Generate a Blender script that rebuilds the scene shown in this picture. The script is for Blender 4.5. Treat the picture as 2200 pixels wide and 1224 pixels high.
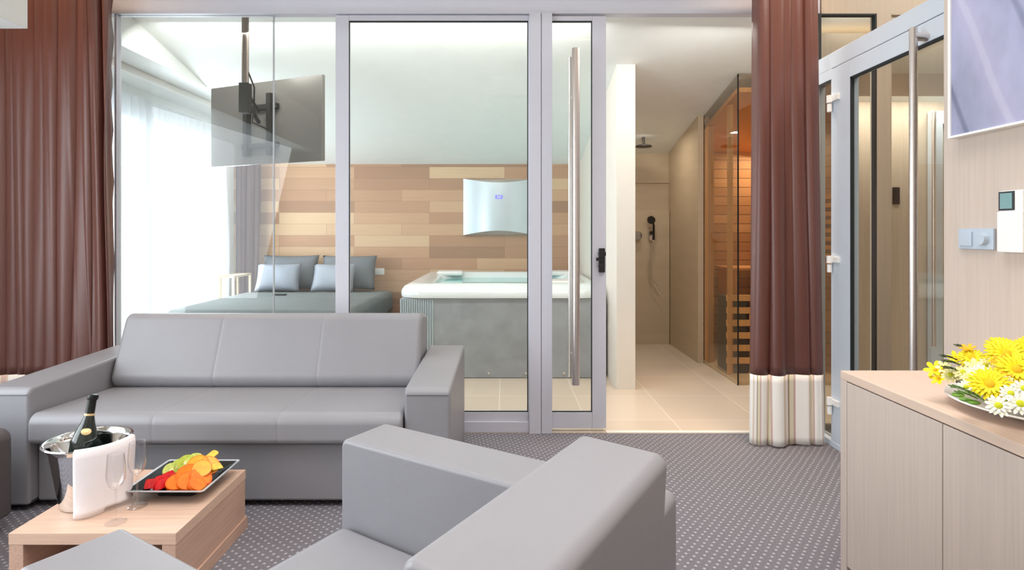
import bpy, bmesh, math, random
from mathutils import Vector, Matrix
for o in list(bpy.data.objects): bpy.data.objects.remove(o)
scn = bpy.context.scene
C = scn.collection
PI = math.pi
# ---------------------------------------------------------------- camera
F = 1250.0; CX = 1084.0; HY = 500.0; H = 1.3
cd = bpy.data.cameras.new('camera'); cam = bpy.data.objects.new('camera', cd); C.objects.link(cam)
cam.location = (0, 0, H); cam.rotation_euler = (PI/2, 0, 0)
cd.sensor_width = 36; cd.lens = 36*F/2200
cd.shift_x = (1100-CX)/2200; cd.shift_y = -(612-HY)/2200
cd.clip_start = 0.05
scn.camera = cam
# ---------------------------------------------------------------- view, world, lights
scn.view_settings.view_transform = 'Standard'; scn.view_settings.look = 'None'
scn.view_settings.gamma = 1; scn.view_settings.use_curve_mapping = False
scn.view_settings.exposure = 0.0
scn.cycles.transparent_max_bounces = 32
w = bpy.data.worlds.new('world'); scn.world = w; w.use_nodes = True
w.node_tree.nodes['Background'].inputs[0].default_value = (0.88, 0.95, 1.0, 1)
w.node_tree.nodes['Background'].inputs[1].default_value = 3.0
def area(name, loc, target, sx, sy, power, col, spread=PI):
    l = bpy.data.lights.new(name, 'AREA'); l.shape = 'RECTANGLE'; l.size = sx; l.size_y = sy
    l.energy = power; l.color = col; l.spread = spread
    o = bpy.data.objects.new(name, l); C.objects.link(o); o.location = loc
    d = Vector(target)-Vector(loc)
    o.rotation_euler = d.to_track_quat('-Z', 'Y').to_euler()
    return o
area('living_window_daylight', (-3.2, 1.2, 1.5), (0, 1.6, 0.7), 2.6, 2.2, 70, (0.88, 0.94, 1.0))
area('living_overhead_fill', (0.2, 1.0, 4.05), (0.1, 1.1, 0), 3.6, 1.8, 66, (1.0, 0.96, 0.93), 1.9)  # unseen overhead fill, added for overall brightness in the living room
area('bedroom_window_daylight', (-3.0, 5.7, 1.4), (0, 5.7, 1.1), 2.2, 2.0, 46, (0.9, 0.96, 1.0))
area('wet_room_fill', (-0.9, 4.1, 2.74), (-0.9, 6.0, 0.3), 3.2, 0.2, 31, (1.0, 0.97, 0.92))  # fill added for the tub area, out of sight behind the header
area('doorway_fill', (1.5, 4.05, 2.75), (1.45, 4.9, 0.0), 0.8, 0.15, 15, (1.0, 0.96, 0.9))  # extra fill added just past the doorway, hidden by the header
area('hall_ceiling_fill', (3.2, 3.97, 2.80), (3.4, 5.5, 1.0), 1.8, 0.12, 2, (1.0, 0.94, 0.84))  # no fixture: fill added for the hall, tucked behind the header
area('hall_front_fill', (3.3, 2.6, 4.0), (3.1, 3.6, 1.0), 1.2, 0.8, 45, (1.0, 0.95, 0.87))  # added from above to brighten the beige post and header in the hall
area('hall_rear_fill', (3.6, 5.2, 2.57), (3.6, 5.3, 0), 1.2, 0.3, 15, (1.0, 0.95, 0.86))  # added to lift the hall back wall, concealed by the bulkhead
area('curtain_warm_fill_left', (-2.8, 3.1, 4.0), (-2.8, 3.65, 1.4), 0.7, 0.12, 7, (1.0, 0.66, 0.40), 1.3)  # added warm light that tints the upper part of the left curtain
area('curtain_warm_fill_right', (1.72, 3.05, 4.0), (1.72, 3.6, 1.4), 0.35, 0.12, 5, (1.0, 0.66, 0.40), 1.0)  # same added warmth for the right curtain
area('header_light', (0, 3.0, 4.05), (0, 3.7, 2.0), 3.5, 0.12, 9, (0.95, 0.97, 1.0))
def point(name, loc, power, col, r=.05):
    l = bpy.data.lights.new(name, 'POINT'); l.energy = power; l.color = col; l.shadow_soft_size = r
    o = bpy.data.objects.new(name, l); C.objects.link(o); o.location = loc
area('sauna_fill', (2.76, 6.1, 2.20), (2.45, 5.6, 0), .3, .3, 11, (1.0, 0.82, 0.6))  # unseen warm fill added inside the sauna, behind the curtain
area('shower_downlight', (1.5, 6.15, 2.36), (1.5, 6.2, 0), .12, .12, 4.0, (1.0, 0.9, 0.76))

# ---------------------------------------------------------------- materials
def lin(r, g, b):
    f = lambda c: (c/255/12.92) if c/255 <= .04045 else ((c/255+.055)/1.055)**2.4
    return (f(r), f(g), f(b), 1)
def mat(name, rgb, rough=.5, metal=0.0, noise=0.0, nscale=(8, 8, 8), bump=0.0, bscale=200, emit=None, coat=0, sheen=0, spec=.5):
    m = bpy.data.materials.new(name); m.use_nodes = True
    nt = m.node_tree; p = nt.nodes['Principled BSDF']
    c = lin(*rgb)
    p.inputs['Base Color'].default_value = c; p.inputs['Roughness'].default_value = rough
    p.inputs['Metallic'].default_value = metal; p.inputs['Coat Weight'].default_value = coat
    p.inputs['Sheen Weight'].default_value = sheen; p.inputs['Specular IOR Level'].default_value = spec
    tc = nt.nodes.new('ShaderNodeTexCoord')
    if noise >= 0:
        mp = nt.nodes.new('ShaderNodeMapping'); mp.inputs['Scale'].default_value = nscale
        nt.links.new(tc.outputs['Object'], mp.inputs[0])
        n = nt.nodes.new('ShaderNodeTexNoise'); n.inputs['Scale'].default_value = 1; n.inputs['Detail'].default_value = 4
        nt.links.new(mp.outputs[0], n.inputs['Vector'])
        r = nt.nodes.new('ShaderNodeValToRGB')
        k = max(noise, .015)
        r.color_ramp.elements[0].position = .3; r.color_ramp.elements[1].position = .7
        r.color_ramp.elements[0].color = (c[0]*(1-k), c[1]*(1-k), c[2]*(1-k), 1)
        r.color_ramp.elements[1].color = (min(1, c[0]*(1+k)), min(1, c[1]*(1+k)), min(1, c[2]*(1+k)), 1)
        nt.links.new(n.outputs['Fac'], r.inputs[0]); nt.links.new(r.outputs[0], p.inputs['Base Color'])
    if bump:
        n2 = nt.nodes.new('ShaderNodeTexNoise'); n2.inputs['Scale'].default_value = bscale
        nt.links.new(tc.outputs['Object'], n2.inputs['Vector'])
        b = nt.nodes.new('ShaderNodeBump'); b.inputs['Strength'].default_value = bump; b.inputs['Distance'].default_value = .002
        nt.links.new(n2.outputs['Fac'], b.inputs['Height']); nt.links.new(b.outputs[0], p.inputs['Normal'])
    if emit:
        p.inputs['Emission Color'].default_value = c; p.inputs['Emission Strength'].default_value = emit
    return m
def glass_mat(name, tint=(1, 1, 1), base=.045, rough=.0):
    m = bpy.data.materials.new(name); m.use_nodes = True; nt = m.node_tree; nt.nodes.clear()
    out = nt.nodes.new('ShaderNodeOutputMaterial'); mix = nt.nodes.new('ShaderNodeMixShader')
    tr = nt.nodes.new('ShaderNodeBsdfTransparent'); gl = nt.nodes.new('ShaderNodeBsdfGlossy')
    tr.inputs[0].default_value = (*tint, 1); gl.inputs['Roughness'].default_value = rough
    lw = nt.nodes.new('ShaderNodeLayerWeight'); lw.inputs[0].default_value = .5
    pw = nt.nodes.new('ShaderNodeMath'); pw.operation = 'POWER'; pw.inputs[1].default_value = 4
    ma = nt.nodes.new('ShaderNodeMath'); ma.operation = 'MULTIPLY_ADD'; ma.inputs[1].default_value = .9; ma.inputs[2].default_value = base
    ma.use_clamp = True
    nt.links.new(lw.outputs['Facing'], pw.inputs[0]); nt.links.new(pw.outputs[0], ma.inputs[0])
    nt.links.new(ma.outputs[0], mix.inputs[0]); nt.links.new(tr.outputs[0], mix.inputs[1]); nt.links.new(gl.outputs[0], mix.inputs[2])
    nt.links.new(mix.outputs[0], out.inputs[0])
    return m
def carpet_mat():
    m = mat('carpet', (120, 117, 123), .95, noise=.22, nscale=(160, 160, 160), bump=.5, bscale=350, spec=.1)
    nt = m.node_tree; p = nt.nodes['Principled BSDF']
    src = p.inputs['Base Color'].links[0].from_socket
    tc = nt.nodes.new('ShaderNodeTexCoord')
    mp = nt.nodes.new('ShaderNodeMapping'); mp.inputs['Rotation'].default_value = (0, 0, math.radians(38))
    nt.links.new(tc.outputs['Object'], mp.inputs[0])
    v = nt.nodes.new('ShaderNodeTexVoronoi'); v.inputs['Scale'].default_value = 32; v.inputs['Randomness'].default_value = .12
    v.voronoi_dimensions = '2D'
    nt.links.new(mp.outputs[0], v.inputs['Vector'])
    r = nt.nodes.new('ShaderNodeValToRGB'); r.color_ramp.elements[0].position = .11; r.color_ramp.elements[1].position = .24
    r.color_ramp.elements[0].color = (1, 1, 1, 1); r.color_ramp.elements[1].color = (0, 0, 0, 1)
    nt.links.new(v.outputs['Distance'], r.inputs[0])
    mx = nt.nodes.new('ShaderNodeMix'); mx.data_type = 'RGBA'
    nt.links.new(r.outputs[0], mx.inputs['Factor']); nt.links.new(src, mx.inputs[6]); mx.inputs[7].default_value = lin(182, 176, 180)
    nt.links.new(mx.outputs[2], p.inputs['Base Color'])
    return m
def brick_mat(name, ramp, mortar, bw, bh, off, msize, axes='XY', rough=.4, shift=(0, 0, 0), grain=0.0, freq=2):
    m = bpy.data.materials.new(name); m.use_nodes = True; nt = m.node_tree; p = nt.nodes['Principled BSDF']
    p.inputs['Roughness'].default_value = rough
    tc = nt.nodes.new('ShaderNodeTexCoord'); sp = nt.nodes.new('ShaderNodeSeparateXYZ'); cb = nt.nodes.new('ShaderNodeCombineXYZ')
    mp = nt.nodes.new('ShaderNodeMapping'); mp.inputs['Location'].default_value = shift
    nt.links.new(tc.outputs['Object'], mp.inputs[0]); nt.links.new(mp.outputs[0], sp.inputs[0])
    nt.links.new(sp.outputs[axes[0]], cb.inputs[0]); nt.links.new(sp.outputs[axes[1]], cb.inputs[1])
    b = nt.nodes.new('ShaderNodeTexBrick'); b.inputs['Scale'].default_value = 1
    b.inputs['Brick Width'].default_value = bw; b.inputs['Row Height'].default_value = bh
    b.inputs['Mortar Size'].default_value = msize; b.inputs['Mortar Smooth'].default_value = 0
    b.offset = off; b.offset_frequency = freq
    b.inputs['Color1'].default_value = (0, 0, 0, 1); b.inputs['Color2'].default_value = (1, 1, 1, 1)
    b.inputs['Mortar'].default_value = (.5, .5, .5, 1)
    nt.links.new(cb.outputs[0], b.inputs['Vector'])
    r = nt.nodes.new('ShaderNodeValToRGB'); els = r.color_ramp.elements
    while len(els) < len(ramp): els.new(.5)
    for i, (pos, col) in enumerate(ramp): els[i].position = pos; els[i].color = lin(*col)
    nt.links.new(b.outputs['Color'], r.inputs[0])
    cur = r.outputs[0]
    if grain:
        g = nt.nodes.new('ShaderNodeMapping'); g.inputs['Scale'].default_value = (3, 70, 70)
        nt.links.new(cb.outputs[0], g.inputs[0])
        n = nt.nodes.new('ShaderNodeTexNoise'); n.inputs['Scale'].default_value = 1; n.inputs['Detail'].default_value = 5
        nt.links.new(g.outputs[0], n.inputs['Vector'])
        mr = nt.nodes.new('ShaderNodeMapRange'); mr.inputs[3].default_value = 1-grain; mr.inputs[4].default_value = 1+grain
        nt.links.new(n.outputs['Fac'], mr.inputs[0])
        vm = nt.nodes.new('ShaderNodeVectorMath'); vm.operation = 'SCALE'
        nt.links.new(cur, vm.inputs[0]); nt.links.new(mr.outputs[0], vm.inputs['Scale']); cur = vm.outputs[0]
    mx = nt.nodes.new('ShaderNodeMix'); mx.data_type = 'RGBA'; mx.inputs[7].default_value = lin(*mortar)
    nt.links.new(b.outputs['Fac'], mx.inputs['Factor']); nt.links.new(cur, mx.inputs[6])
    nt.links.new(mx.outputs[2], p.inputs['Base Color'])
    return m
def stripes_mat():
    m = bpy.data.materials.new('striped_hem'); m.use_nodes = True; nt = m.node_tree; p = nt.nodes['Principled BSDF']
    p.inputs['Roughness'].default_value = .5
    uv = nt.nodes.new('ShaderNodeUVMap'); sp = nt.nodes.new('ShaderNodeSeparateXYZ'); nt.links.new(uv.outputs[0], sp.inputs[0])
    mo = nt.nodes.new('ShaderNodeMath'); mo.operation = 'MULTIPLY'; mo.inputs[1].default_value = 9.0
    fr = nt.nodes.new('ShaderNodeMath'); fr.operation = 'FRACT'
    nt.links.new(sp.outputs[0], mo.inputs[0]); nt.links.new(mo.outputs[0], fr.inputs[0])
    r = nt.nodes.new('ShaderNodeValToRGB'); r.color_ramp.interpolation = 'CONSTANT'
    cols = [(0, (250, 246, 240)), (.3, (225, 205, 185)), (.4, (246, 240, 234)), (.58, (170, 150, 125)), (.64, (235, 228, 200)), (.78, (215, 185, 178)), (.86, (250, 246, 240))]
    els = r.color_ramp.elements
    while len(els) < len(cols): els.new(.5)
    for i, (a, c) in enumerate(cols): els[i].position = a; els[i].color = lin(*c)
    nt.links.new(fr.outputs[0], r.inputs[0]); nt.links.new(r.outputs[0], p.inputs['Base Color'])
    return m
def sheer_mat():
    m = bpy.data.materials.new('sheer'); m.use_nodes = True; nt = m.node_tree; nt.nodes.clear()
    out = nt.nodes.new('ShaderNodeOutputMaterial')
    a = nt.nodes.new('ShaderNodeBsdfTransparent'); b = nt.nodes.new('ShaderNodeBsdfTranslucent'); d = nt.nodes.new('ShaderNodeBsdfDiffuse')
    b.inputs[0].default_value = (.95, .97, 1, 1); d.inputs[0].default_value = (.9, .92, .95, 1)
    m1 = nt.nodes.new('ShaderNodeMixShader'); m1.inputs[0].default_value = .35
    m2 = nt.nodes.new('ShaderNodeMixShader'); m2.inputs[0].default_value = .55
    nt.links.new(b.outputs[0], m1.inputs[1]); nt.links.new(d.outputs[0], m1.inputs[2])
    nt.links.new(a.outputs[0], m2.inputs[1]); nt.links.new(m1.outputs[0], m2.inputs[2]); nt.links.new(m2.outputs[0], out.inputs[0])
    return m
def art_mat():
    m = mat('canvas_art', (158, 158, 186), .8, noise=.35, nscale=(9, 7, 3.5)); nt = m.node_tree; p = nt.nodes['Principled BSDF']
    src = p.inputs['Base Color'].links[0].from_socket
    tc = nt.nodes.new('ShaderNodeTexCoord'); mp = nt.nodes.new('ShaderNodeMapping')
    mp.inputs['Rotation'].default_value = (math.radians(28), 0, 0)
    nt.links.new(tc.outputs['Object'], mp.inputs[0])
    wv = nt.nodes.new('ShaderNodeTexWave'); wv.bands_direction = 'Y'; wv.inputs['Scale'].default_value = .9
    wv.inputs['Distortion'].default_value = 2.5; wv.inputs['Detail'].default_value = 1; wv.inputs['Detail Scale'].default_value = .8
    nt.links.new(mp.outputs[0], wv.inputs['Vector'])
    r = nt.nodes.new('ShaderNodeValToRGB'); e = r.color_ramp.elements
    e[0].position = 0; e[0].color = lin(60, 80, 105); e[1].position = .02; e[1].color = lin(148, 152, 180)
    x = e.new(.5); x.color = lin(166, 168, 196); x = e.new(.975); x.color = lin(184, 180, 210); x = e.new(.995); x.color = lin(206, 202, 224)
    nt.links.new(wv.outputs['Fac'], r.inputs[0])
    mx = nt.nodes.new('ShaderNodeMix'); mx.data_type = 'RGBA'; mx.inputs['Factor'].default_value = .5
    nt.links.new(src, mx.inputs[6]); nt.links.new(r.outputs[0], mx.inputs[7]); nt.links.new(mx.outputs[2], p.inputs['Base Color'])
    return m
M = dict(
 seam=mat('leather_seam', (112, 110, 116), .5), leather=mat('grey_leather', (143, 142, 147), .42, noise=.03, nscale=(3, 3, 3), bump=.12, bscale=260),
 leather_shaded=mat('grey_leather_shaded', (84, 78, 79), .45, noise=.04, bump=.12, bscale=260),  # same grey leather, shade at the ottoman put into the base colour
 alu=mat('aluminium', (208, 209, 220), .38, metal=0, noise=.015),
 alub=mat('bluish_aluminium', (208, 218, 230), .35, metal=0, noise=.015),
 gasket=mat('rubber_gasket', (32, 38, 40), .6),
 steel=mat('brushed_steel', (222, 214, 210), .33, metal=1.0, noise=.03, nscale=(2, 2, 200)),
 chrome=mat('chrome', (225, 225, 225), .06, metal=1.0),
 polem=mat('grey_pole', (128, 116, 108), .35, metal=.3), dmetal=mat('dark_metal', (55, 52, 50), .4, metal=.7),
 glass=glass_mat('clear_glass', (.972, .988, .98), .04),
 sglass=glass_mat('sauna_glass', (.90, .88, .83), .05),
 drink=glass_mat('drinking_glass', (1, 1, 1), .07),
 carpet=carpet_mat(),
 tile=brick_mat('floor_tile', [(0, (212, 194, 174)), (1, (220, 203, 184))], (236, 224, 208), .6, .6, 0, .004, 'XY', .3, shift=(.04, .17, 0)),
 wtile=mat('wall_tile', (196, 178, 152), .4, noise=.04, nscale=(2, 2, 12)),
 wood_wall=brick_mat('wood_cladding', [(0, (160, 122, 96)), (.3, (182, 140, 110)), (.55, (196, 154, 122)), (.8, (206, 168, 134)), (1, (218, 188, 152))], (140, 104, 80), .93, .141, .37, .0012, 'XZ', .5, grain=.12, freq=3),
 white=mat('white_paint', (242, 246, 245), .7, noise=.015),
 wwhite=mat('warm_white_paint', (228, 222, 212), .7, noise=.015),
 beige=mat('beige_panel', (205, 188, 168), .55, noise=.05, nscale=(50, 50, 1.5)),
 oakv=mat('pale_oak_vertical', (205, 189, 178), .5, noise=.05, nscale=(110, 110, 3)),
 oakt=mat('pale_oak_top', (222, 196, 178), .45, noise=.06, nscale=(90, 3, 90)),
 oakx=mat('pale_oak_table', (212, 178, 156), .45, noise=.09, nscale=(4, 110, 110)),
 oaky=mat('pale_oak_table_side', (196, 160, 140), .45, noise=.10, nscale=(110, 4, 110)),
 plum=mat('plum_satin', (104, 62, 54), .40, noise=.06, nscale=(5, 5, 2), spec=.7, bump=.25, bscale=26),
 bplum=mat('dark_brown_fabric', (88, 60, 58), .6, noise=.15, nscale=(40, 40, 14)),
 stripes=stripes_mat(), sheer=sheer_mat(), art=art_mat(),
 acryl=mat('white_acrylic', (240, 244, 244), .2, coat=.4),
 tubgrey=mat('grey_tub_panel', (158, 162, 166), .45, noise=.10, nscale=(7, 7, 7)),
 tubrib=mat('ribbed_tub_corner', (176, 188, 194), .45),
 silver=mat('silver_cover', (212, 224, 232), .3, metal=.55),
 screen=mat('blue_display', (120, 120, 230), .4, emit=.8),
 teal=mat('teal_screen', (120, 160, 162), .3),
 led=mat('warm_led', (255, 214, 160), .5, emit=2.2),
 white_pl=mat('white_plastic', (244, 243, 240), .35),
 lgrey_pl=mat('silver_plastic', (188, 200, 214), .35, metal=.2),
 black_pl=mat('black_plastic', (28, 28, 30), .35),
 tv=mat('tv_shell', (104, 101, 97), .2, noise=.05, nscale=(1.5, 1.5, 1.5)),
 bed=mat('grey_bedding', (112, 118, 118), .85, noise=.05, bump=.2),
 pil=mat('dark_grey_pillowcase', (112, 116, 122), .6, noise=.06),
 pil2=mat('silver_grey_satin', (150, 156, 168), .42, noise=.06),
 pine=brick_mat('sauna_boards', [(0, (176, 128, 84)), (1, (206, 160, 112))], (110, 68, 36), 4.0, .1, 0, .004, 'YZ', .5, grain=.1),
 pinex=brick_mat('sauna_boards_back', [(0, (176, 128, 84)), (1, (206, 160, 112))], (110, 68, 36), 4.0, .1, 0, .004, 'XZ', .5, grain=.1),
 pinep=mat('pine', (226, 166, 104), .5, noise=.1, nscale=(40, 40, 3)),
 birch=mat('pale_birch', (232, 208, 172), .5, noise=.06, nscale=(40, 40, 3)),
 napkin=mat('white_linen', (244, 238, 240), .8, bump=.3, bscale=120),
 bottle=mat('dark_green_glass', (26, 34, 30), .08, coat=.5),
 foil=mat('dark_foil', (42, 44, 42), .35, metal=.6, noise=.2, nscale=(90, 90, 90)),
 gold=mat('gold_label', (222, 192, 140), .4, metal=.3, noise=.2, nscale=(120, 120, 120)),
 blackcer=mat('black_ceramic', (24, 30, 30), .15),
 rimwhite=mat('pale_glazed_rim', (180, 184, 190), .2),
 orange=mat('orange_flesh', (252, 124, 14), .35, noise=.2, nscale=(60, 60, 60)), peel=mat('orange_peel', (255, 106, 10), .4),
 melon=mat('melon_flesh', (255, 170, 40), .35, noise=.15, nscale=(50, 50, 50)),
 red=mat('watermelon_flesh', (228, 28, 34), .35, noise=.2, nscale=(60, 60, 60)),
 kiwi=mat('kiwi_flesh', (186, 200, 70), .35, noise=.2, nscale=(80, 80, 80)), kiwic=mat('kiwi_core', (232, 234, 180), .4),
 grape=mat('dark_grape', (52, 40, 58), .25), pine_apple=mat('pineapple_flesh', (248, 218, 90), .4, noise=.15, nscale=(60, 60, 60)),
 yellow=mat('yellow_petal', (255, 226, 10), .6, noise=.12, nscale=(90, 90, 90)), ydisc=mat('yellow_disc', (236, 186, 10), .8, bump=1, bscale=500),
 wpetal=mat('white_petal', (248, 246, 228), .6), cream=mat('cream_petal', (250, 240, 170), .6),
 gdisc=mat('green_yellow_disc', (202, 206, 30), .8, bump=1, bscale=500), orangep=mat('orange_petal', (250, 176, 20), .6),
 leaf=mat('green_leaf', (112, 158, 56), .5, noise=.25, nscale=(40, 40, 40)), dleaf=mat('dark_green_leaf', (76, 104, 58), .6, noise=.25, nscale=(40, 40, 40)),
 water=mat('tub_water', (140, 214, 212), .05), rock=mat('dark_heater', (58, 48, 44), .8, noise=.3, nscale=(30, 30, 30)),
 porcelain=mat('white_porcelain', (248, 244, 242), .15, coat=.3), threshold=mat('pale_threshold', (240, 232, 222), .4),
)
# ---------------------------------------------------------------- helpers
ROOT = {}
def box(bm, x0, x1, y0, y1, z0, z1, bev=0.0, seg=2, mi=0):
    r = bmesh.ops.create_cube(bm, size=1)
    vs = r['verts']
    for v in vs: v.co = Vector((x0+(v.co.x+.5)*(x1-x0), y0+(v.co.y+.5)*(y1-y0), z0+(v.co.z+.5)*(z1-z0)))
    fs = {f for v in vs for f in v.link_faces}
    for f in fs: f.material_index = mi
    if bev > 0:
        es = list({e for v in vs for e in v.link_edges})
        bmesh.ops.bevel(bm, geom=es, offset=bev, segments=seg, affect='EDGES', profile=.5)
    return bm
def nb(): return bmesh.new()
def B(*a, **k): return box(nb(), *a, **k)
def cyl(bm, p0, p1, r0, r1=None, seg=20, mi=0):
    r1 = r0 if r1 is None else r1
    p0, p1 = Vector(p0), Vector(p1); d = p1-p0
    ret = bmesh.ops.create_cone(bm, cap_ends=True, segments=seg, radius1=r0, radius2=r1, depth=d.length)
    mtx = Matrix.Translation((p0+p1)/2) @ d.to_track_quat('Z', 'Y').to_matrix().to_4x4()
    bmesh.ops.transform(bm, matrix=mtx, verts=ret['verts'])
    for f in {f for v in ret['verts'] for f in v.link_faces}: f.material_index = mi
    return bm
def lathe(bm, prof, c, seg=40, mi=0):
    rings = []
    for r, z in prof:
        rings.append([bm.verts.new((c[0]+r*math.cos(2*PI*i/seg), c[1]+r*math.sin(2*PI*i/seg), c[2]+z)) for i in range(seg)] if r > 1e-6 else [bm.verts.new((c[0], c[1], c[2]+z))])
    for a, b in zip(rings, rings[1:]):
        for i in range(seg):
            j = (i+1) % seg
            if len(a) == 1 and len(b) == 1: continue
            if len(a) == 1: f = bm.faces.new((a[0], b[i], b[j]))
            elif len(b) == 1: f = bm.faces.new((a[i], a[j], b[0]))
            else: f = bm.faces.new((a[i], a[j], b[j], b[i]))
            f.material_index = mi
    return bm
def tube(bm, pts, r, seg=8, mi=0):
    pts = [Vector(p) for p in pts]; rings = []
    for i, p in enumerate(pts):
        t = (pts[min(i+1, len(pts)-1)]-pts[max(i-1, 0)]).normalized()
        a = t.orthogonal().normalized() if i == 0 else (pa - t*pa.dot(t)).normalized()
        pa = a; b = t.cross(a)
        rr = r[i] if isinstance(r, (list, tuple)) else r
        rings.append([bm.verts.new(p+rr*(a*math.cos(2*PI*k/seg)+b*math.sin(2*PI*k/seg))) for k in range(seg)])
    for a, b in zip(rings, rings[1:]):
        for k in range(seg):
            f = bm.faces.new((a[k], a[(k+1) % seg], b[(k+1) % seg], b[k])); f.material_index = mi
    bm.faces.new(rings[0][::-1]); bm.faces.new(rings[-1])
    return bm
def sphere(bm, c, r, sc=(1, 1, 1), seg=14, mi=0):
    ret = bmesh.ops.create_uvsphere(bm, u_segments=seg, v_segments=max(6, seg//2+2), radius=r)
    for v in ret['verts']: v.co = Vector((v.co.x*sc[0]+c[0], v.co.y*sc[1]+c[1], v.co.z*sc[2]+c[2]))
    for f in {f for v in ret['verts'] for f in v.link_faces}: f.material_index = mi
    return bm
def rounded(poly, radii, n=6):
    out = []; N = len(poly)
    for i in range(N):
        p = Vector(poly[i]); a = Vector(poly[i-1]); b = Vector(poly[(i+1) % N]); r = radii[i] if isinstance(radii, (list, tuple)) else radii
        da = (a-p).normalized(); db = (b-p).normalized(); ang = da.angle(db); d = r/math.tan(ang/2)
        c = p+(da+db).normalized()*(r/math.sin(ang/2)); s = p+da*d-c; e = p+db*d-c
        for k in range(n+1):
            t = k/n; q = (s*(1-t)+e*t).normalized()*r
            out.append(c+q)
    return out
def soft_extrude(bm, pts, t0, t1, axis='x', r=.03, seams=(), n=5, bulge=0.0):
    N = len(pts); nor = []
    area2 = sum(pts[i].x*pts[(i+1) % N].y-pts[(i+1) % N].x*pts[i].y for i in range(N)); sg = 1 if area2 > 0 else -1
    for i in range(N):
        d = (pts[(i+1) % N]-pts[i-1]); nor.append(Vector((d.y, -d.x)).normalized()*sg)
    st = [(t0+r*(1-math.cos(k/n*PI/2)), r*(1-math.sin(k/n*PI/2))) for k in range(n+1)]
    for s in sorted(seams): st += [(s-.02, 0), (s-.008, 0), (s-.002, .0018), (s+.002, .0018), (s+.008, 0), (s+.02, 0)]
    st += [(t1-r*(1-math.cos(k/n*PI/2)), r*(1-math.sin(k/n*PI/2))) for k in range(n, -1, -1)]
    mp = {'x': lambda t, a, b: (t, a, b), 'y': lambda t, a, b: (a, t, b), 'z': lambda t, a, b: (a, b, t)}[axis]
    rings = []
    for t, ins in st: rings.append([bm.verts.new(mp(t, *(p-q*ins))) for p, q in zip(pts, nor)])
    for a, b in zip(rings, rings[1:]):
        for i in range(N): bm.faces.new((a[i], a[(i+1) % N], b[(i+1) % N], b[i]))
    bm.faces.new(rings[0]); bm.faces.new(rings[-1][::-1])
    bmesh.ops.recalc_face_normals(bm, faces=bm.faces)
    return bm
def link(name, bm, mats, parent=None, local=False, label=None, smooth=True, ang=40):
    if parent is not None and not local: bm.transform(ROOT[parent].inverted())
    me = bpy.data.meshes.new(name)
    bmesh.ops.recalc_face_normals(bm, faces=bm.faces) if smooth != 'keep' else None
    bm.to_mesh(me); bm.free()
    for m in (mats if isinstance(mats, (list, tuple)) else [mats]): me.materials.append(m)
    if smooth:
        for p in me.polygons: p.use_smooth = True
        me.set_sharp_from_angle(angle=math.radians(ang))
    o = bpy.data.objects.new(name, me); C.objects.link(o)
    if smooth is True and ang <= 60 and len(me.polygons) < 3000:
        wn = o.modifiers.new('weighted_normals', 'WEIGHTED_NORMAL'); wn.keep_sharp = True; wn.weight = 80
    if parent is not None: o.parent = parent; ROOT[o] = ROOT[parent]
    else: ROOT[o] = Matrix.Identity(4)
    if label: o['label'] = label
    return o
def thing(name, label, cat, loc=(0, 0, 0), rz=0, group=None, kind=None):
    o = bpy.data.objects.new(name, None); C.objects.link(o); o.location = loc; o.rotation_euler = (0, 0, rz); o.empty_display_size = .1
    ROOT[o] = Matrix.Translation(loc) @ Matrix.Rotation(rz, 4, 'Z')
    if kind: o['kind'] = kind
    else: o['label'] = label; o['category'] = cat
    if kind and label: o['label'] = label
    if group: o['group'] = group
    return o
def single(name, bm, mats, label, cat, loc=None, group=None, **k):
    if loc is not None: bm.transform(Matrix.Translation(-Vector(loc)))
    o = link(name, bm, mats, **k)
    if loc is not None: o.location = loc; ROOT[o] = Matrix.Translation(loc)
    o['label'] = label; o['category'] = cat
    if group: o['group'] = group
    return o
def struct(name, bm, mats, label=None, **k):
    o = link(name, bm, mats, **k); o['kind'] = 'structure'
    if label: o['label'] = label
    return o
def sframe(name, loc): return thing(name, None, None, loc, kind='structure')
def slab(bm, quad, t):            # thick plate from four top points, thickness downwards/upwards t along z
    a = [bm.verts.new(p) for p in quad]; b = [bm.verts.new((p[0], p[1], p[2]+t)) for p in quad]
    bm.faces.new(a); bm.faces.new(b[::-1])
    for i in range(4): bm.faces.new((a[i], a[(i+1) % 4], b[(i+1) % 4], b[i]))
    return bm
def px(x, Y): return (x-CX)*Y/F
def pz(y, Y): return H-(y-HY)*Y/F

# ---------------------------------------------------------------- setting
YP = 3.78; XL = -3.35; SC = YP/F
def zc(y): return 2.15+(7.2-y)*.227
struct('floor', B(-3.5, 4.7, -.6, 3.78, -.1, 0), M['carpet'], smooth=False)
struct('floor', B(-3.5, 4.7, 3.78, 7.4, -.1, 0.004), M['tile'], smooth=False)
struct('ceiling', B(-3.5, 4.7, -.6, 3.9, 4.15, 4.25), M['white'], smooth=False)
struct('ceiling', slab(nb(), [(-2.68, 3.86, zc(3.86)), (4.7, 3.86, zc(3.86)), (4.7, 7.4, zc(7.4)), (-2.68, 7.4, zc(7.4))], .12), M['white'], smooth=False)
struct('ceiling', B(-3.5, -2.68, 3.86, 7.4, 2.62, 2.75), M['white'], smooth=False)
bm = nb()                                                        # cheek of the window dormer
slab(bm, [(-2.72, 3.9, 2.60), (-2.66, 3.9, 2.60), (-2.66, 5.2, 2.60), (-2.72, 5.2, 2.60)], .02)
for v in bm.verts:
    if v.co.z > 2.61: v.co.z = zc(v.co.y)+.03
struct('trim_1', bm, M['white'], smooth=False)
struct('wall_behind', B(-3.5, 4.7, -.7, -.6, 0, 4.15), M['wwhite'], smooth=False)
struct('wall_header', B(-3.5, 4.7, 3.80, 3.88, 2.80, 4.15), M['wwhite'], smooth=False)
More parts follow.
